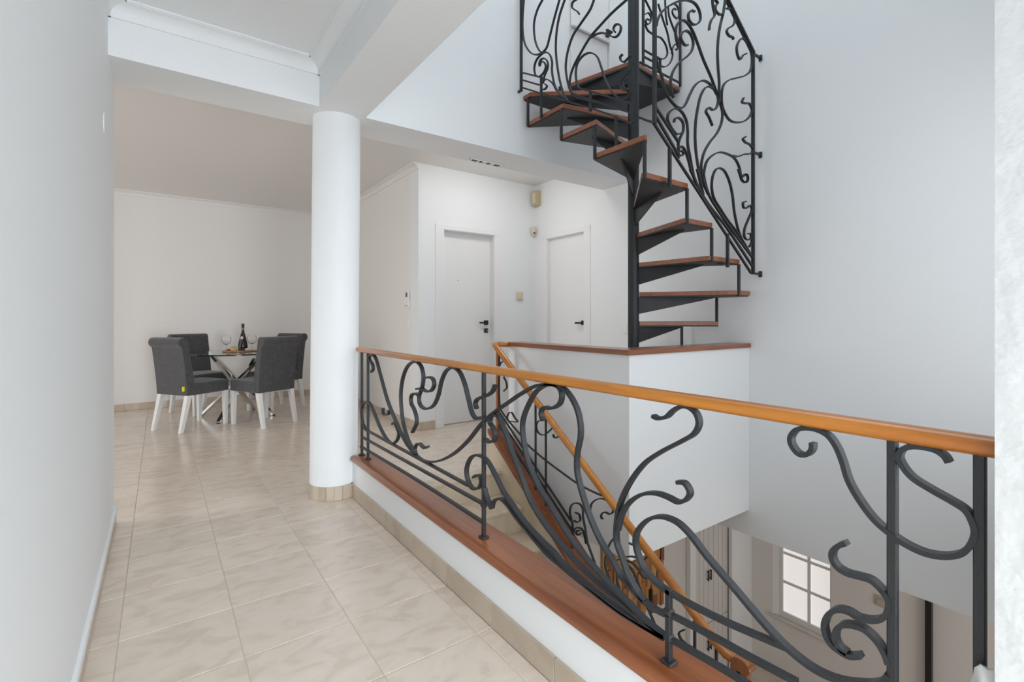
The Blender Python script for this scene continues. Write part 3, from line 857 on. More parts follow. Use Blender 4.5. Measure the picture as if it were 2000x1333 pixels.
hp = [(2.225, 3.13, 0.917), (2.19, 3.165, 0.919), (2.145, 3.175, 0.919), (2.112, 3.155, 0.914), (2.10, 3.11, hand(3.11)), (2.10, 2.5, hand(2.5)), (2.10, 1.9, hand(1.9)),
      (2.10, 1.30, hand(1.30)), (2.10, 1.235, hand(1.235) + 0.012), (2.10, 1.18, -0.418), (2.10, 1.135, -0.418)]
tube('handrail', RAILWOOD, hp, 0.023, srail, 16, 0.95)
box('wooden_post', POSTWOOD, (2.088, 2.112, 3.084, 3.108, slope(3.1) - 0.005, 0.885), srail, 0.002, 1)
nw = box('newel_post', POSTWOOD, (2.078, 2.122, 1.128, 1.205, slope(1.17) + 0.0, -0.43), srail, 0.004, 1)
bm = bmesh.new()
add_prism(bm, [(1.155 + 0.045 * math.cos(t), -0.415 + 0.036 * math.sin(t)) for t in [2 * PI * i / 20 for i in range(20)]],
          lambda p: (2.070, p[0], p[1]), lambda p: (2.130, p[0], p[1]))
finish('volute_cap', bm, POSTWOOD, nw, bevel=0.005)
box('iron_strap', IRON, (2.070, 2.079, 1.15, 1.17, slope(1.17), -0.44), nw)
for y, z1 in ((2.632, None), (2.522, None), (2.261, -0.16), (1.397, None), (1.284, None)):
    b = slope(y) - 0.004
    t = (hand(y) - 0.015) if z1 is None else z1
    box('post', IRON, (2.10 - 0.006, 2.10 + 0.006, y - 0.006, y + 0.006, b, t), srail, 0.0012, 1)
for pts in STAIR_RAILS:
    (y0, z0), (y1, z1) = pts[0], pts[-1]
    zz = lambda y: z0 + (z1 - z0) * (y - y0) / (y1 - y0)
    ribbon('rail', SP, [(3.09, zz(3.09)), (y1, z1)], 0.012, 0.010, IRON, srail)
ribbon('rail', SP, [(3.09, slope(3.09) + 0.045), (2.27, slope(2.27) + 0.045)], 0.012, 0.010, IRON, srail)
ribbon('rail', SP, [(3.075, 0.88), (3.075, 0.5), (3.06, 0.42)], 0.012, 0.009, IRON, srail)
for pts in STAIR:
    ribbon('scroll', SP, pts, 0.014, 0.0065, IRON, srail, 5)

# ================================================================ SPIRAL STAIR
PCX, PCY = 2.90, 2.45
SX0, SX1, SY0, SY1 = 2.30, 3.47, 1.855, 3.04
spiral = empty('spiral_staircase', (PCX, PCY, 0), 'black steel spiral staircase with reddish wooden treads', 'staircase')
lathe('centre_pole', IRON, [(0.041, 0.0), (0.041, 4.6)], 32, (PCX, PCY, 0), spiral)
lathe('pole_base', IRON, [(0.10, -0.004), (0.10, 0.012), (0.045, 0.016)], 24, (PCX, PCY, 0), spiral)


def hit(deg, x0=SX0, x1=SX1, y0=SY0, y1=SY1):
    a = math.radians(deg)
    c, s = math.cos(a), math.sin(a)
    ts = []
    if c > 1e-6: ts.append((x1 - PCX) / c)
    if c < -1e-6: ts.append((x0 - PCX) / c)
    if s > 1e-6: ts.append((y1 - PCY) / s)
    if s < -1e-6: ts.append((y0 - PCY) / s)
    t = min(ts)
    return Vector((PCX + c * t, PCY + s * t))


def wedge(a_hi, a_lo, bounds=(SX0, SX1, SY0, SY1)):
    """outline of a tread between two angles (degrees), clipped to the square"""
    x0, x1, y0, y1 = bounds
    pts = []
    for k in range(4):
        a = math.radians(a_hi + (a_lo - a_hi) * k / 3)
        pts.append(Vector((PCX + 0.045 * math.cos(a), PCY + 0.045 * math.sin(a))))
    outer = [(a_lo, hit(a_lo, *bounds))]
    for cx, cy in ((x0, y0), (x1, y0), (x1, y1), (x0, y1)):
        ca = math.degrees(math.atan2(cy - PCY, cx - PCX))
        for off in (0, -360, 360):
            if a_lo + 0.8 < ca + off < a_hi - 0.8:
                outer.append((ca + off, Vector((cx, cy))))
    outer.append((a_hi, hit(a_hi, *bounds)))
    outer.sort(key=lambda q: q[0])
    return pts + [q[1] for q in outer]


BOUND = [106, 79, 52, 25, -2, -30, -55.5, -82.8, -108.3, -135.5, -162.6, -193, -221, -250]
RZ = 0.22
for i in range(13):
    hi, lo = BOUND[i], BOUND[i + 1]
    z = RZ * (i + 1)
    poly = wedge(hi + 1.2, lo - 1.2)
    bm = bmesh.new()
    add_prism(bm, poly, lambda p: (p.x, p.y, z - 0.032), lambda p: (p.x, p.y, z))
    t = finish('tread', bm, TREADWOOD, spiral, bevel=0.0025, segs=1)
    bm = bmesh.new()
    inner = [Vector((PCX, PCY)) + (q - Vector((PCX, PCY))) * 0.985 for q in poly]
    add_prism(bm, inner, lambda p: (p.x, p.y, z - 0.040), lambda p: (p.x, p.y, z - 0.032))
    # tapering web under the tread
    am = math.radians(hi * 0.55 + lo * 0.45)
    reach = (hit(hi * 0.55 + lo * 0.45) - Vector((PCX, PCY))).length * 0.78
    d = Vector((math.cos(am), math.sin(am), 0))
    n = Vector((-d.y, d.x, 0)) * 0.004
    c = Vector((PCX, PCY, 0))
    tri = [(0.035, z - 0.04), (reach, z - 0.04), (reach, z - 0.046), (0.035, z - 0.165)]
    add_prism(bm, tri, lambda p: c + d * p[0] + n + Vector((0, 0, p[1])), lambda p: c + d * p[0] - n + Vector((0, 0, p[1])))
    finish('steel_bracket', bm, STEEL_PLATE, t)
    # upright joining this tread to the next
    h = hit(lo)
    h = Vector((PCX, PCY)) + (h - Vector((PCX, PCY))) * 1.004
    ztop = z + RZ - 0.036
    box('upright', IRON, (h.x - 0.0085, h.x + 0.0085, h.y - 0.0085, h.y + 0.0085, z - 0.04, ztop), spiral, 0.001, 1)
# top landing
zl = 3.08
lp = wedge(104, 5.5, (SX0, XW - 0.004, SY0, YB0 - 0.034))
bm = bmesh.new()
add_prism(bm, lp, lambda p: (p.x, p.y, zl - 0.032), lambda p: (p.x, p.y, zl))
t = finish('landing_board', bm, TREADWOOD, spiral, bevel=0.0025, segs=1)
bm = bmesh.new()
inner = [Vector((PCX, PCY)) + (q - Vector((PCX, PCY))) * 0.99 for q in lp]
add_prism(bm, inner, lambda p: (p.x, p.y, zl - 0.044), lambda p: (p.x, p.y, zl - 0.032))
for deg in (98, 55, 12):
    am = math.radians(deg)
    d = Vector((math.cos(am), math.sin(am), 0))
    n = Vector((-d.y, d.x, 0)) * 0.005
    c = Vector((PCX, PCY, 0))
    tri = [(0.035, zl - 0.044), (0.5, zl - 0.044), (0.5, zl - 0.05), (0.035, zl - 0.17)]
    add_prism(bm, tri, lambda p: c + d * p[0] + n + Vector((0, 0, p[1])), lambda p: c + d * p[0] - n + Vector((0, 0, p[1])))
finish('steel_bracket', bm, STEEL_PLATE, t)

# -------- panel toward the stairwell wall (plane y = 1.83)
BP = Plane((0, 1.83), (1, 0))
pb = empty('spiral_railing', (2.9, 1.83, 1.6), 'tall scrolled iron panel rising from the stairwell wall bracket', 'railing', 'scrolled panels of the spiral stair')
ribbon('post', BP, [(2.352, 2.262), (2.352, 3.87)], 0.02, 0.018, IRON, pb)
ribbon('post', BP, [(3.461, 1.44), (3.461, 3.05)], 0.02, 0.018, IRON, pb)
s_top = (3.034 - 3.288) / (3.465 - 3.125)
ribbon('top_rail', BP, [(2.352, 3.034 + s_top * (2.352 - 3.465)), (3.465, 3.034)], 0.028, 0.016, IRON, pb)
for pts in PANB_RAILS:
    ribbon('rail', BP, pts, 0.014, 0.013, IRON, pb)
for z in (1.447, 2.32, 3.03):
    br = ribbon('wall_bracket', BP, [(3.455, z), (XW, z)], 0.014, 0.014, IRON, pb)
    box('wall_plate', IRON, (XW - 0.012, XW - 0.001, 1.83 - 0.012, 1.83 + 0.012, z - 0.022, z + 0.022), br, 0.002, 1)
for x, za, zb_ in ((3.128, 1.70, 1.47), (2.495, 2.15, 1.915)):
    u = ribbon('drop_post', BP, [(x, za), (x, zb_)], 0.018, 0.016, IRON, pb)
    tube('clamp', IRON, [(x - 0.012, 1.845, zb_ + 0.03), (x - 0.03, 1.86, zb_ + 0.035), (x - 0.035, 1.885, zb_ + 0.03), (x + 0.0, 1.895, zb_ + 0.03), (x + 0.02, 1.88, zb_ + 0.03)], 0.007, u, 8)
ribbon('stay', BP, [(2.581, 2.21), (2.581, 2.105)], 0.014, 0.012, IRON, pb)
for pts in PANB:
    ribbon('scroll', BP, extend_up(pts, 3.8) if pts[-1][1] > 3.55 else pts, 0.016, 0.009, IRON, pb, 5)

# -------- panel toward the beam wall (plane from (2.27,3.04) to (2.35,1.83))
AP = Plane((2.27, 3.04), (0.08, -1.21))
AP.n = -AP.n
pa = empty('spiral_railing', (2.31, 2.4, 2.3), 'scrolled iron panel fixed to the wall above the beam', 'railing', 'scrolled panels of the spiral stair')
ribbon('post', AP, [(0.015, 2.885), (0.015, 4.45)], 0.018, 0.016, IRON, pa)
br = ribbon('wall_bracket', AP, [(0.02, 2.892), (-0.06, 2.892)], 0.014, 0.016, IRON, pa)
ribbon('top_rail', AP, [(0.0, 4.48), (1.20, 3.86)], 0.028, 0.016, IRON, pa)
for pts in PANA_RAILS:
    ribbon('rail', AP, pts, 0.013, 0.011, IRON, pa)
a_end = PANA_RAILS[2][-1]
ribbon('rail', AP, [a_end, (1.10, 2.335), (1.16, 2.30), (1.2127, 2.272)], 0.013, 0.013, IRON, pa)
for s, z0, z1 in ((0.242, 2.605, 2.915), (0.934, 2.166, 2.40), (0.72, 2.50, 2.635), (1.048, 2.31, 2.45)):
    u = ribbon('drop_post', AP, [(s, z0), (s, z1)], 0.016, 0.014, IRON, pa)
for pts in PANA:
    ribbon('scroll', AP, extend_up(pts, 4.2) if pts[-1][1] > 3.5 else pts, 0.015, 0.0085, IRON, pa, 5)

# -------- guard at the side of the top landing
CP = Plane((2.90, 2.46), (0.65, 0.045))
pc = empty('spiral_railing', (3.2, 2.48, 3.08), 'scrolled iron guard on the open edge of the top landing', 'railing', 'scrolled panels of the spiral stair')
for i, pts in enumerate(PANC_POSTS):
    ribbon('post', CP, [pts[0], pts[-1]] if i == 2 else [(pts[0][0], zl), (pts[0][0], 4.1)], 0.016, 0.016, IRON, pc)
for pts in PANC_RAILS:
    ribbon('rail', CP, pts, 0.012, 0.012, IRON, pc)
for pts in PANC:
    ribbon('scroll', CP, pts, 0.014, 0.008, IRON, pc, 5)
ribbon('top_rail', CP, [(0.12, 4.1), (0.665, 4.1)], 0.026, 0.014, IRON, pc)

# ================================================================ LOWER FLOOR
ZL = -2.9
lf = struct('floor_lower', GROUT, [(0.9, 6.0, -2.0, 3.6, ZL - 0.2, ZL - 0.006)], 'beige tile floor of the storey below')
for i in range(3):
    for j in range(5):
        tile(5.655 - (i + 1) * G, 5.655 - i * G, 3.0 - (j + 1) * G, 3.0 - j * G, ZL, lf)
wall_hole('wall_lower_window', PAINT_WARM_LIT, 'y', 5.66, 5.90, -2.0, 3.01, ZL, -0.5, [(2.17, 2.765, -2.24, -1.05)], 'grey shaded lower wall around the small paned window')
struct('wall_lower_strip', PAINT, [(5.235, 5.9, 3.01, 3.05, ZL, -0.5)], 'narrow bright lower wall between cupboard and window')
struct('wall_lower_back', PAINT_WARM_LIT, [(0.9, 6.0, 3.42, 3.6, ZL, -0.25)], 'shaded rear wall of the storey below')
struct('wall_lower_end', PAINT_WARM_LIT, [(5.86, 6.0, 3.05, 3.42, ZL, -0.5)], 'end wall of the cupboard recess downstairs')
struct('wall_lower_near', PAINT_WARM_LIT, [(0.9, 6.0, -2.1, -2.0, ZL, -0.5)], 'near wall of the storey below')
struct('wall_lower_side', PAINT_WARM_LIT, [(0.9, 1.0, -2.0, 3.5, ZL, -1.3)], 'side wall of the storey below')
struct('ceiling_lower', PAINT_WARM_LIT, [(3.75, 6.0, -2.1, 3.6, -0.5, -0.35), (0.9, 3.75, -2.1, -0.04, -0.5, -0.35)], 'ceiling of the storey below')
skirting('baseboard_lower', (5.66, 1.0), (5.66, 3.01), (-1, 0), 'beige tile skirting below the small paned window')
PANE = bpy.data.materials.new('bright_frosted_pane')
PANE.use_nodes = True
pp = PANE.node_tree.nodes['Principled BSDF']
pp.inputs['Base Color'].default_value = (0.8, 0.79, 0.78, 1)
pp.inputs['Emission Color'].default_value = (1.0, 0.965, 0.95, 1)
pp.inputs['Emission Strength'].default_value = 0.5
w1 = empty('window_1', (5.7, 2.44, -2.24), 'small white paned window with bright frosted panes on the lower floor', 'window', None, 'structure')
WX = 5.705
boxes('window_frame', LACQUER, [(WX - 0.02, WX + 0.03, 2.665, 2.70, -2.1749, -1.1001), (WX - 0.02, WX + 0.03, 2.17, 2.19, -2.1749, -1.1001),
                                (WX - 0.02, WX + 0.03, 2.17, 2.70, -2.24, -2.175), (WX - 0.02, WX + 0.03, 2.17, 2.765, -1.10, -1.05)], w1, 0.003)
bm = bmesh.new()
add_prism(bm, [(5.661, 2.765), (WX + 0.03, 2.765), (WX + 0.03, 2.70), (WX - 0.015, 2.70)], lambda p: (p[0], p[1], -2.24), lambda p: (p[0], p[1], -1.05))
finish('splayed_reveal', bm, PAINT, w1)
for z in (-1.84, -1.515, -1.20):
    box('glazing_bar', LACQUER, (WX - 0.012, WX + 0.02, 2.19, 2.665, z - 0.014, z + 0.014), w1)
box('glazing_bar', LACQUER, (WX - 0.013, WX + 0.021, 2.382, 2.412, -2.175, -1.10), w1)
for ya, yb in ((2.19, 2.382), (2.412, 2.665)):
    for za, zb_ in ((-2.175, -1.854), (-1.826, -1.529), (-1.501, -1.214), (-1.186, -1.10)):
        box('pane', PANE, (WX + 0.002, WX + 0.008, ya, yb, za, zb_), w1)
box('window_sill', stone('pale_stone_sill', (0.70, 0.64, 0.60), (0.62, 0.56, 0.52), 0.2), (5.615, 5.72, 2.14, 2.80, -2.262, -2.238), w1, 0.004, 1)

CUP = plain('shaded_white_lacquer', (0.66, 0.64, 0.62), 0.45, noise=0.01)  # white lacquer with the shade away from the window put into its colour
cup = empty('hall_cupboard', (4.9, 3.1, ZL), 'tall pale cupboard with four doors and black bar handles downstairs', 'cupboard')
box('body', CUP, (4.50, 5.26, 3.085, 3.42, ZL, -0.52), cup)
for x0, x1 in ((4.615, 4.857), (4.863, 5.255)):
    for z0, z1 in ((ZL + 0.02, -2.22), (-2.21, -0.6)):
        dr = box('door', CUP, (x0, x1, 3.065, 3.085, z0, z1), cup, 0.002, 1)
        hx = x1 - 0.021 if x0 < 4.7 else x0 + 0.021
        hz = -1.68 if z1 > -1 else -2.44
        box('bar_handle', BLACK, (hx - 0.007, hx + 0.007, 3.040, 3.052, hz - 0.056, hz + 0.056), dr, 0.002, 1)
        boxes('handle_mount', BLACK, [(hx - 0.006, hx + 0.006, 3.046, 3.066, hz - 0.046, hz - 0.036), (hx - 0.006, hx + 0.006, 3.046, 3.066, hz + 0.036, hz + 0.046)], dr)
for x in (4.69, 4.775, 4.96, 5.05, 5.14):
    box('groove_moulding', CUP, (x - 0.003, x + 0.003, 3.060, 3.066, ZL + 0.05, -0.62), cup)
box('filler_strip', LACQUER, (4.51, 4.61, 3.05, 3.085, ZL, -0.52), cup, 0.003, 1)
pnl = box('wall_lower_panel', CUP, (2.40, 4.498, 3.10, 3.42, ZL, -0.5))
tag(pnl, 'pale lower wall behind the rustic timber relief', 'wall', None, 'structure')

# rustic timber relief on the lower wall
relief = empty('timber_relief', (3.7, 3.09, -1.75), 'rustic amber timber relief of rough planks on the lower wall', 'wall art')
rw = [wood('amber_plank_%d' % k, c1, c2, 0.45, 2) for k, (c1, c2) in enumerate((((0.55, 0.27, 0.07), (0.33, 0.13, 0.03)), ((0.42, 0.17, 0.045), (0.2, 0.07, 0.02)),
                                                                              ((0.62, 0.38, 0.13), (0.42, 0.2, 0.055)), ((0.30, 0.10, 0.03), (0.12, 0.04, 0.015))))]
rr = random.Random(3)
x = 3.22
while x < 4.09:
    w = min(rr.uniform(0.045, 0.085), 4.135 - x)
    z = -1.74 + rr.uniform(-0.05, 0.05)
    while z < -0.75:
        hgt = rr.uniform(0.09, 0.34)
        d = rr.uniform(0.015, 0.04)
        bm = bmesh.new()
        add_box(bm, x + 0.002, x + w - 0.002, 3.096 - d, 3.098, z + 0.002, min(z + hgt, -0.7))
        for v in bm.verts:
            v.co.x += rr.uniform(-0.004, 0.004)
            v.co.z += rr.uniform(-0.012, 0.012)
        finish('plank', bm, rw[rr.choice((0, 0, 1, 2, 2, 3))], relief, bevel=0.003, segs=1)
        z += hgt
    x += w
box('dark_knot', BLACK, (3.86, 3.89, 3.04, 3.075, -1.66, -1.52), relief, 0.01, 2)

bp = box('steel_pole', BLACK, (5.60, 5.65, 1.342, 1.388, ZL, -0.5), None, 0.002, 1)
tag(bp, 'black upright pole against the shaded lower wall', 'pole')
sw = empty('switch_plate', (5.66, 1.745, -1.62), 'beige switch plate on the lower wall near the black pole', 'switch')
box('plate', plain('dull_beige_plastic', (0.50, 0.46, 0.38), 0.5, noise=0.03), (5.645, 5.66, 1.705, 1.785, -1.67, -1.57), sw, 0.003, 1)
box('rocker', MATS['dull_beige_plastic'], (5.640, 5.646, 1.722, 1.768, -1.65, -1.59), sw, 0.002, 1)

# ================================================================ SMALL WALL FITTINGS
al = empty('alarm_siren', (3.545, 4.40, 2.43), 'beige boxed alarm siren high in the lobby corner', 'alarm')
box('housing', TAN_PLASTIC, (3.505, XW, 4.375, 4.465, 2.43, 2.60), al, 0.006, 2)
box('front_cover', CREAM_PLASTIC, (3.496, 3.506, 4.392, 4.448, 2.452, 2.578), al, 0.005, 2)
ms = empty('motion_sensor', (3.54, 4.46, 2.09), 'small cream motion sensor in the lobby corner below the siren', 'sensor')
bm = bmesh.new()
bmesh.ops.create_uvsphere(bm, u_segments=20, v_segments=12, radius=1)
for v in bm.verts:
    v.co = Vector((v.co.x * 0.033, v.co.y * 0.028, v.co.z * 0.058)) + Vector((3.53, 4.462, 2.14))
finish('housing', bm, CREAM_PLASTIC, ms, smooth=True)
box('sensor_window', BLACK, (3.507, 3.535, 4.431, 4.437, 2.108, 2.124), ms, 0.003, 1)
th = empty('chime_box', (3.34, YD, 1.34), 'small cream rounded box on the wall beside the lobby door', 'wall box')
box('housing', CREAM_PLASTIC, (3.297, 3.385, YD - 0.03, YD, 1.335, 1.425), th, 0.016, 4, True)
box('cover', CREAM_PLASTIC, (3.318, 3.364, YD - 0.034, YD - 0.028, 1.355, 1.40), th, 0.006, 2)
rc = empty('remote_control', (XC, 4.73, 1.23), 'white remote control in a wall holder near the corner', 'remote')
box('holder', WHITE_PLASTIC, (XC - 0.026, XC, 4.675, 4.79, 1.232, 1.32), rc, 0.004, 2)
rb = box('remote_body', WHITE_PLASTIC, (XC - 0.02, XC - 0.004, 4.69, 4.775, 1.25, 1.405), rc, 0.004, 2)
box('display', plain('grey_display', (0.12, 0.13, 0.12), 0.2, noise=0.05), (XC - 0.0215, XC - 0.0195, 4.715, 4.762, 1.345, 1.392), rb)
for k in range(3):
    box('button', plain('grey_button_%d' % k, (0.45, 0.46, 0.47), 0.5, noise=0.02), (XC - 0.0285, XC - 0.0255, 4.70 + 0.025 * k, 4.718 + 0.025 * k, 1.25, 1.262), rb)
for nm, lb, (x0, x1, y0, y1, z0, z1), ax_ in (
        ('light_switch', 'white light switch on the wall below the remote control', (XC - 0.010, XC, 4.682, 4.757, 1.015, 1.095), 'x'),
        ('light_switch', 'white double light switch on the stairwell wall behind the spiral pole', (XW - 0.010, XW, 3.06, 3.135, 0.98, 1.10), 'x')):
    s_ = empty(nm, ((x0 + x1) / 2, (y0 + y1) / 2, z0), lb, 'switch')
    box('plate', WHITE_PLASTIC, (x0, x1, y0, y1, z0, z1), s_, 0.003, 1)
    box('rocker', WHITE_PLASTIC, (x0 - 0.004, x0 + 0.001, y0 + 0.017, y1 - 0.017, z0 + 0.017, z1 - 0.017), s_, 0.002, 1)
bpn = empty('blank_plate', (XL, 2.85, 2.0), 'round white blanking plate on the corridor wall', 'plate')
bm = bmesh.new()
add_lathe(bm, [(0.0, 0.0), (0.045, 0.0), (0.045, 0.002), (0.042, 0.004), (0, 0.004)], 28)
for v in bm.verts: v.co = Vector((XL + v.co.z, 2.85 + v.co.x, 2.0 + v.co.y))
finish('cover', bm, PAINT, bpn, smooth=True)
vt = empty('spotlight_bar', (2.16, 3.36, ZB), 'slim recessed spotlight bar in the underside of the beam', 'light')
boxes('trim_frame', WHITE_PLASTIC, [(1.99, 2.33, 3.335, 3.341, ZB - 0.006, ZB + 0.001), (1.99, 2.33, 3.384, 3.39, ZB - 0.006, ZB + 0.001),
                                    (1.99, 1.996, 3.335, 3.39, ZB - 0.006, ZB + 0.001), (2.324, 2.33, 3.335, 3.39, ZB - 0.006, ZB + 0.001)], vt)
for k in range(4):
    x0 = 2.035 + k * 0.072
    wv = 0.045 if k in (0, 3) else 0.022
    box('lamp_cell', BLACK, (x0, x0 + wv, 3.343, 3.382, ZB - 0.004, ZB + 0.0), vt)

# ================================================================ DINING SET
FABRIC = plain('charcoal_velvet', (0.068, 0.068, 0.074), 0.9, noise=0.45, nscale=30, bump=0.25, bscale=150, **{'Sheen Weight': 0.35, 'Sheen Roughness': 0.45})
LEGWHITE = plain('white_painted_leg', (0.78, 0.78, 0.77), 0.4, noise=0.01)
CHROME = plain('chrome', (0.70, 0.71, 0.72), 0.10, 1.0, noise=0.02)
YELLOW = plain('yellow_tag', (0.75, 0.70, 0.03), 0.6, noise=0.03)


def make_chair(label):
    """origin on the floor under the seat, facing +y"""
    r = empty('dining_chair', (0, 0, 0), label, 'chair', 'charcoal chairs around the dining table')
    # seat
    bm = bmesh.new()
    add_box(bm, -0.215, 0.215, -0.20, 0.235, 0.355, 0.475)
    bmesh.ops.subdivide_edges(bm, edges=bm.edges[:], cuts=3, use_grid_fill=True)
    for v in bm.verts:
        if v.co.z > 0.47:
            v.co.z += 0.018 * (1 - (v.co.x / 0.22) ** 2) * (1 - ((v.co.y - 0.03) / 0.24) ** 2)
    sharp = [e for e in bm.edges if len(e.link_faces) == 2 and e.calc_face_angle(0) > 1.0]
    bmesh.ops.bevel(bm, geom=sharp, offset=0.022, segments=3, profile=0.6, affect='EDGES')
    finish('seat', bm, FABRIC, r, smooth=True)
    # back: rolled over at the top
    prof = [(-0.155, 0.36), (-0.160, 0.48), (-0.185, 0.65), (-0.215, 0.82), (-0.222, 0.875)]
    cxr, czr, rr_ = -0.272, 0.885, 0.05
    for i in range(9):
        t = math.radians(8 + i * 26)
        prof.append((cxr + rr_ * math.cos(t), czr + rr_ * math.sin(t)))
    prof += [(-0.288, 0.835), (-0.282, 0.80), (-0.262, 0.65), (-0.243, 0.48), (-0.235, 0.36)]
    bm = bmesh.new()
    add_prism(bm, prof, lambda p: (-0.212, p[0], p[1]), lambda p: (0.212, p[0], p[1]))
    sharp = [e for e in bm.edges if len(e.link_faces) == 2 and e.calc_face_angle(0) > 1.0]
    bmesh.ops.bevel(bm, geom=sharp, offset=0.012, segments=3, profile=0.6, affect='EDGES')
    finish('backrest', bm, FABRIC, r, smooth=True)
    for sx in (-1, 1):
        bm = bmesh.new()
        add_prism(bm, [(-1, -1), (1, -1), (1, 1), (-1, 1)], lambda p: (sx * 0.190 + p[0] * 0.017, 0.205 + p[1] * 0.017, 0.0),
                  lambda p: (sx * 0.188 + p[0] * 0.025, 0.205 + p[1] * 0.025, 0.36))
        finish('leg', bm, LEGWHITE, r, bevel=0.003, segs=1)
        bm = bmesh.new()
        add_prism(bm, [(-1, -1), (1, -1), (1, 1), (-1, 1)], lambda p: (sx * 0.190 + p[0] * 0.017, -0.285 + p[1] * 0.018, 0.0),
                  lambda p: (sx * 0.188 + p[0] * 0.024, -0.205 + p[1] * 0.026, 0.365))
        finish('leg', bm, LEGWHITE, r, bevel=0.003, segs=1)
    return r


def copy_tree(src):
    c = src.copy()
    COL.objects.link(c)
    for ch in list(src.children):
        d = ch.copy()
        COL.objects.link(d)
        d.parent = c
        for g in ch.children:
            e = g.copy()
            COL.objects.link(e)
            e.parent = d
    return c


TX, TY, TZ = 0.72, 6.40, 0.74
spots = [((0.287, 6.06), math.atan2(0.82, 0.57), 'charcoal velvet dining chair with a yellow tag on its back corner'),
         ((0.893, 5.832), math.atan2(-0.45, 0.90), 'charcoal velvet dining chair with its plain back turned to the corridor'),
         ((0.40, 6.93), math.atan2(0.45, -0.90), 'charcoal velvet dining chair against the rear wall, its padded front visible'),
         ((1.15, 6.63), math.atan2(-0.86, -0.51), 'charcoal velvet dining chair half hidden behind another chair near the column')]
proto = make_chair(spots[0][2])
chairs = [proto] + [copy_tree(proto) for _ in spots[1:]]
for c, ((x, y), ang, lb) in zip(chairs, spots):
    c.location = (x, y, 0)
    c.rotation_euler = (0, 0, -ang)
    c['label'] = lb
tg = box('tag', YELLOW, (0.160, 0.186, -0.250, -0.236, 0.405, 0.45))
tg.parent = chairs[0]

tb = empty('dining_table', (TX, TY, 0), 'round glass dining table on crossed chrome legs', 'table')
GLASS = plain('clear_table_glass', (0.80, 0.88, 0.86), 0.02, noise=0.01, **{'Transmission Weight': 1.0, 'IOR': 1.45})
EDGE = plain('dark_glass_edge', (0.012, 0.02, 0.019), 0.12, noise=0.05)
lathe('glass_top', GLASS, [(0.0, TZ - 0.014), (0.520, TZ - 0.014), (0.520, TZ), (0.0, TZ)], 72, (TX, TY, 0), tb)
lathe('glass_edge', EDGE, [(0.5202, TZ - 0.0145), (0.526, TZ - 0.0135), (0.526, TZ - 0.001), (0.5202, TZ + 0.0003), (0.5202, TZ - 0.0145)], 72, (TX, TY, 0), tb, caps=False)
for k in range(4):
    a = math.radians(38 + 90 * k)
    top = Vector((TX + 0.36 * math.cos(a), TY + 0.36 * math.sin(a), TZ - 0.018))
    b = a + PI + 0.42
    bot = Vector((TX + 0.42 * math.cos(b), TY + 0.42 * math.sin(b), 0.008))
    off = Vector((-math.sin(a), math.cos(a), 0)) * 0.035
    lg = bar('leg', CHROME, bot + off, top + off, 0.045, 0.028, tb, 0.003)
    lathe('foot_pad', BLACK, [(0.016, 0.0), (0.016, 0.01), (0.0, 0.01)], 12, (bot.x + off.x, bot.y + off.y, 0), lg)
    lathe('top_disc', CHROME, [(0.0, TZ - 0.024), (0.03, TZ - 0.024), (0.03, TZ - 0.0145), (0.0, TZ - 0.0145)], 20, (top.x + off.x, top.y + off.y, 0), lg)

# bottle
bx_, by_ = 0.80, 6.60
bt = empty('wine_bottle', (bx_, by_, TZ), 'dark sparkling wine bottle on the glass table', 'bottle')
BOTTLE = plain('black_bottle_glass', (0.010, 0.012, 0.013), 0.08, noise=0.1)
FOIL = plain('black_foil', (0.02, 0.02, 0.016), 0.35, 0.3, noise=0.1)
GOLDF = plain('olive_gold_foil', (0.16, 0.15, 0.09), 0.35, 0.5, noise=0.1)
PINK = plain('pale_pink_label', (0.75, 0.58, 0.55), 0.6, noise=0.05)
lathe('glass_body', BOTTLE, [(0.0, 0.0), (0.048, 0.0), (0.051, 0.006), (0.050, 0.06), (0.045, 0.10), (0.036, 0.145), (0.025, 0.19), (0.0165, 0.22), (0.0145, 0.25), (0.0142, 0.29), (0, 0.29)], 28, (0, 0, TZ + 0.0), bt).location = (bx_, by_, 0)
for nm, mt, pr in (('neck_foil', GOLDF, [(0.0155, 0.243), (0.0155, 0.272)]), ('foil_cap', FOIL, [(0.0162, 0.27), (0.0168, 0.298), (0.0165, 0.318), (0.012, 0.322), (0, 0.322)])):
    lathe(nm, mt, pr, 24, (0, 0, TZ), bt).location = (bx_, by_, 0)
bm = bmesh.new()
ang0 = math.atan2(-by_, -bx_) - 0.35
prof = []
for i in range(7):
    for j in range(5):
        a = ang0 + (i - 3) * 0.16
        z = 0.135 + j * 0.009
        r = 0.0375 - (z - 0.135) * 0.245 + 0.0022
        prof.append(bm.verts.new((r * math.cos(a), r * math.sin(a), TZ + z)))
for i in range(6):
    for j in range(4):
        if (i, j) in ((0, 0), (5, 0), (0, 3), (5, 3)): continue
        bm.faces.new((prof[i * 5 + j], prof[(i + 1) * 5 + j], prof[(i + 1) * 5 + j + 1], prof[i * 5 + j + 1]))
finish('label', bm, PINK, bt, smooth=True).location = (bx_, by_, 0)

# wine glasses
CLEAR = plain('clear_wine_glass', (1, 1, 1), 0.0, noise=0.005, **{'Transmission Weight': 1.0, 'IOR': 1.45})


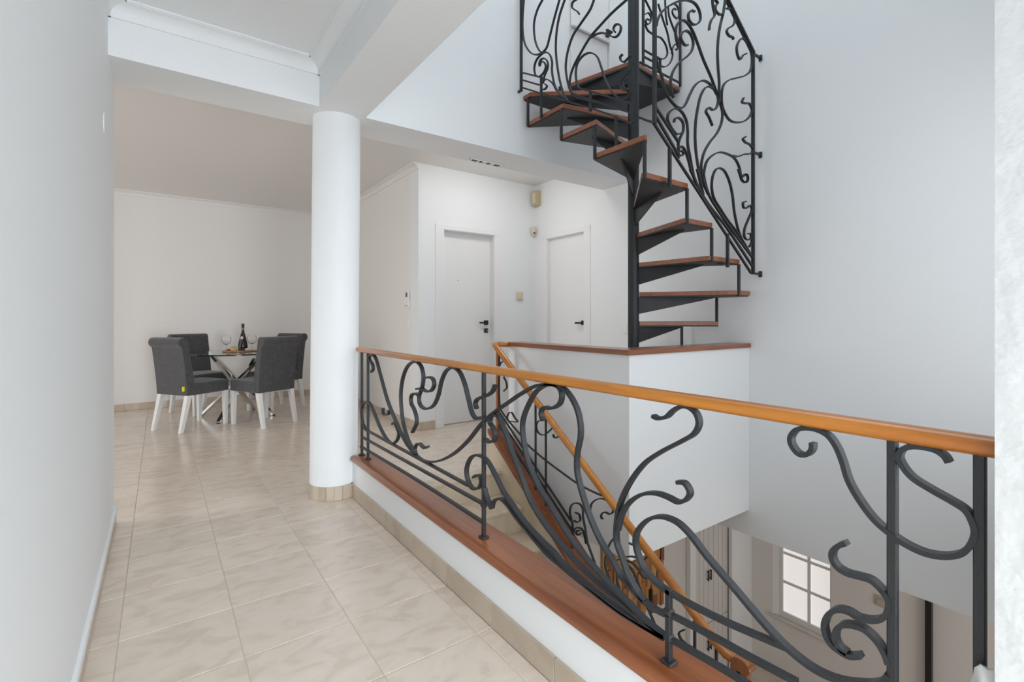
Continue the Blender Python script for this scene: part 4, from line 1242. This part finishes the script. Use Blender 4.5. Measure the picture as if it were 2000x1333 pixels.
def wine_glass(x, y, label):
    g = empty('wine_glass', (x, y, TZ), label, 'glass', 'balloon wine glasses on the dining table')
    lathe('foot', CLEAR, [(0.0, 0.0005), (0.036, 0.0005), (0.036, 0.002), (0.006, 0.006), (0.0, 0.006)], 28, (0, 0, TZ), g).location = (x, y, 0)
    lathe('stem', CLEAR, [(0.004, 0.006), (0.0035, 0.05), (0.005, 0.078)], 14, (0, 0, TZ), g).location = (x, y, 0)
    out = [(0.006, 0.078), (0.03, 0.088), (0.046, 0.11), (0.051, 0.135), (0.047, 0.165), (0.039, 0.19)]
    inn = [(0.0375, 0.19), (0.0455, 0.165), (0.0495, 0.135), (0.0445, 0.111), (0.028, 0.0895), (0.0, 0.081)]
    lathe('bowl', CLEAR, [(0.0, 0.0775)] + out + inn, 28, (0, 0, TZ), g).location = (x, y, 0)


wine_glass(0.625, 6.55, 'clear balloon wine glass behind the cheese, nearer the yellow-tagged chair')
wine_glass(0.888, 6.53, 'clear balloon wine glass beside the bottle, nearer the column')

# serving board and food
bdx, bdy = 0.725, 6.40
bd = empty('serving_board', (bdx, bdy, TZ), 'round wooden serving board of snacks on the glass table', 'board')
BOARD = wood('acacia_board', (0.40, 0.21, 0.09), (0.22, 0.10, 0.04), 0.4, 0)
lathe('board', BOARD, [(0.0, 0.0), (0.150, 0.0), (0.155, 0.004), (0.155, 0.012), (0.150, 0.016), (0.0, 0.016)], 48, (0, 0, TZ), bd).location = (bdx, bdy, 0)
box('handle', BOARD, (bdx + 0.15, bdx + 0.235, bdy - 0.055, bdy - 0.02, TZ + 0.0, TZ + 0.015), bd, 0.004)
ZT = TZ + 0.016
CHEESE = plain('yellow_cheese', (0.62, 0.42, 0.16), 0.6, noise=0.12, nscale=60)
RIND = plain('brown_rind', (0.20, 0.10, 0.03), 0.6, noise=0.2)
SALAMI = plain('red_salami', (0.28, 0.06, 0.025), 0.5, noise=0.5, nscale=120)
OLIVE = plain('dark_olive', (0.035, 0.028, 0.012), 0.25, noise=0.3)
BREAD = plain('pale_bread', (0.66, 0.60, 0.48), 0.8, noise=0.1)
ch = lathe('cheese_wheel', CHEESE, [(0.0, 0.0), (0.034, 0.0), (0.036, 0.006), (0.036, 0.032), (0.033, 0.038), (0.0, 0.038)], 28, (0, 0, 0), None, (bdx - 0.045, bdy - 0.02, ZT))
tag(ch, 'small yellow cheese round in the middle of the serving board', 'cheese')
lathe('rind', RIND, [(0.0, 0.0378), (0.026, 0.0378), (0.024, 0.043), (0.0, 0.044)], 20, (bdx - 0.045, bdy - 0.02, ZT), ch)
for k in range(5):
    a = 0.5 * k
    s = lathe('salami_slice', SALAMI, [(0.0, 0.0), (0.019, 0.0), (0.019, 0.006), (0.0, 0.006)], 16, (0, 0, 0), None,
              (bdx - 0.105 + 0.012 * k, bdy - 0.01 + 0.016 * math.sin(2.1 * k), ZT + 0.004 * k))
    s.rotation_euler = (0.35 + 0.1 * k, 0.2 - 0.1 * k, 0)
    tag(s, ('reddish salami slice flat at the bottom of the fanned row', 'second reddish salami slice from the bottom of the fanned row', 'middle reddish salami slice of the fanned row', 'fourth reddish salami slice, just below the topmost', 'topmost reddish salami slice, leaning toward the cheese round')[k], 'salami', 'salami slices on the serving board')
orr = random.Random(5)
for k in range(8):
    o = lathe('olive', OLIVE, [(0.0, -0.010), (0.006, -0.007), (0.009, 0.0), (0.006, 0.007), (0, 0.010)], 12, (0, 0, 0), None,
              (bdx + 0.02 + 0.019 * (k % 4), bdy - 0.02 + 0.022 * (k // 4) + orr.uniform(-.003, .003), ZT + 0.010))
    tag(o, 'dark olive in front of the wine bottle', 'olive', 'olives on the serving board')
for k in range(3):
    o = lathe('bread_slice', BREAD, [(0.0, 0.0), (0.020, 0.0), (0.022, 0.004), (0.021, 0.011), (0.0, 0.013)], 18, (0, 0, 0), None,
              (bdx + 0.085 + 0.017 * k, bdy - 0.045 + 0.006 * k, ZT + 0.004 + 0.004 * k))
    o.rotation_euler = (0.2, 0.25, 0.4 * k)
    tag(o, ('pale bread slice nearest the olives', 'middle pale bread slice at the edge of the board', 'pale bread slice nearest the board handle')[k], 'bread', 'bread slices on the serving board')
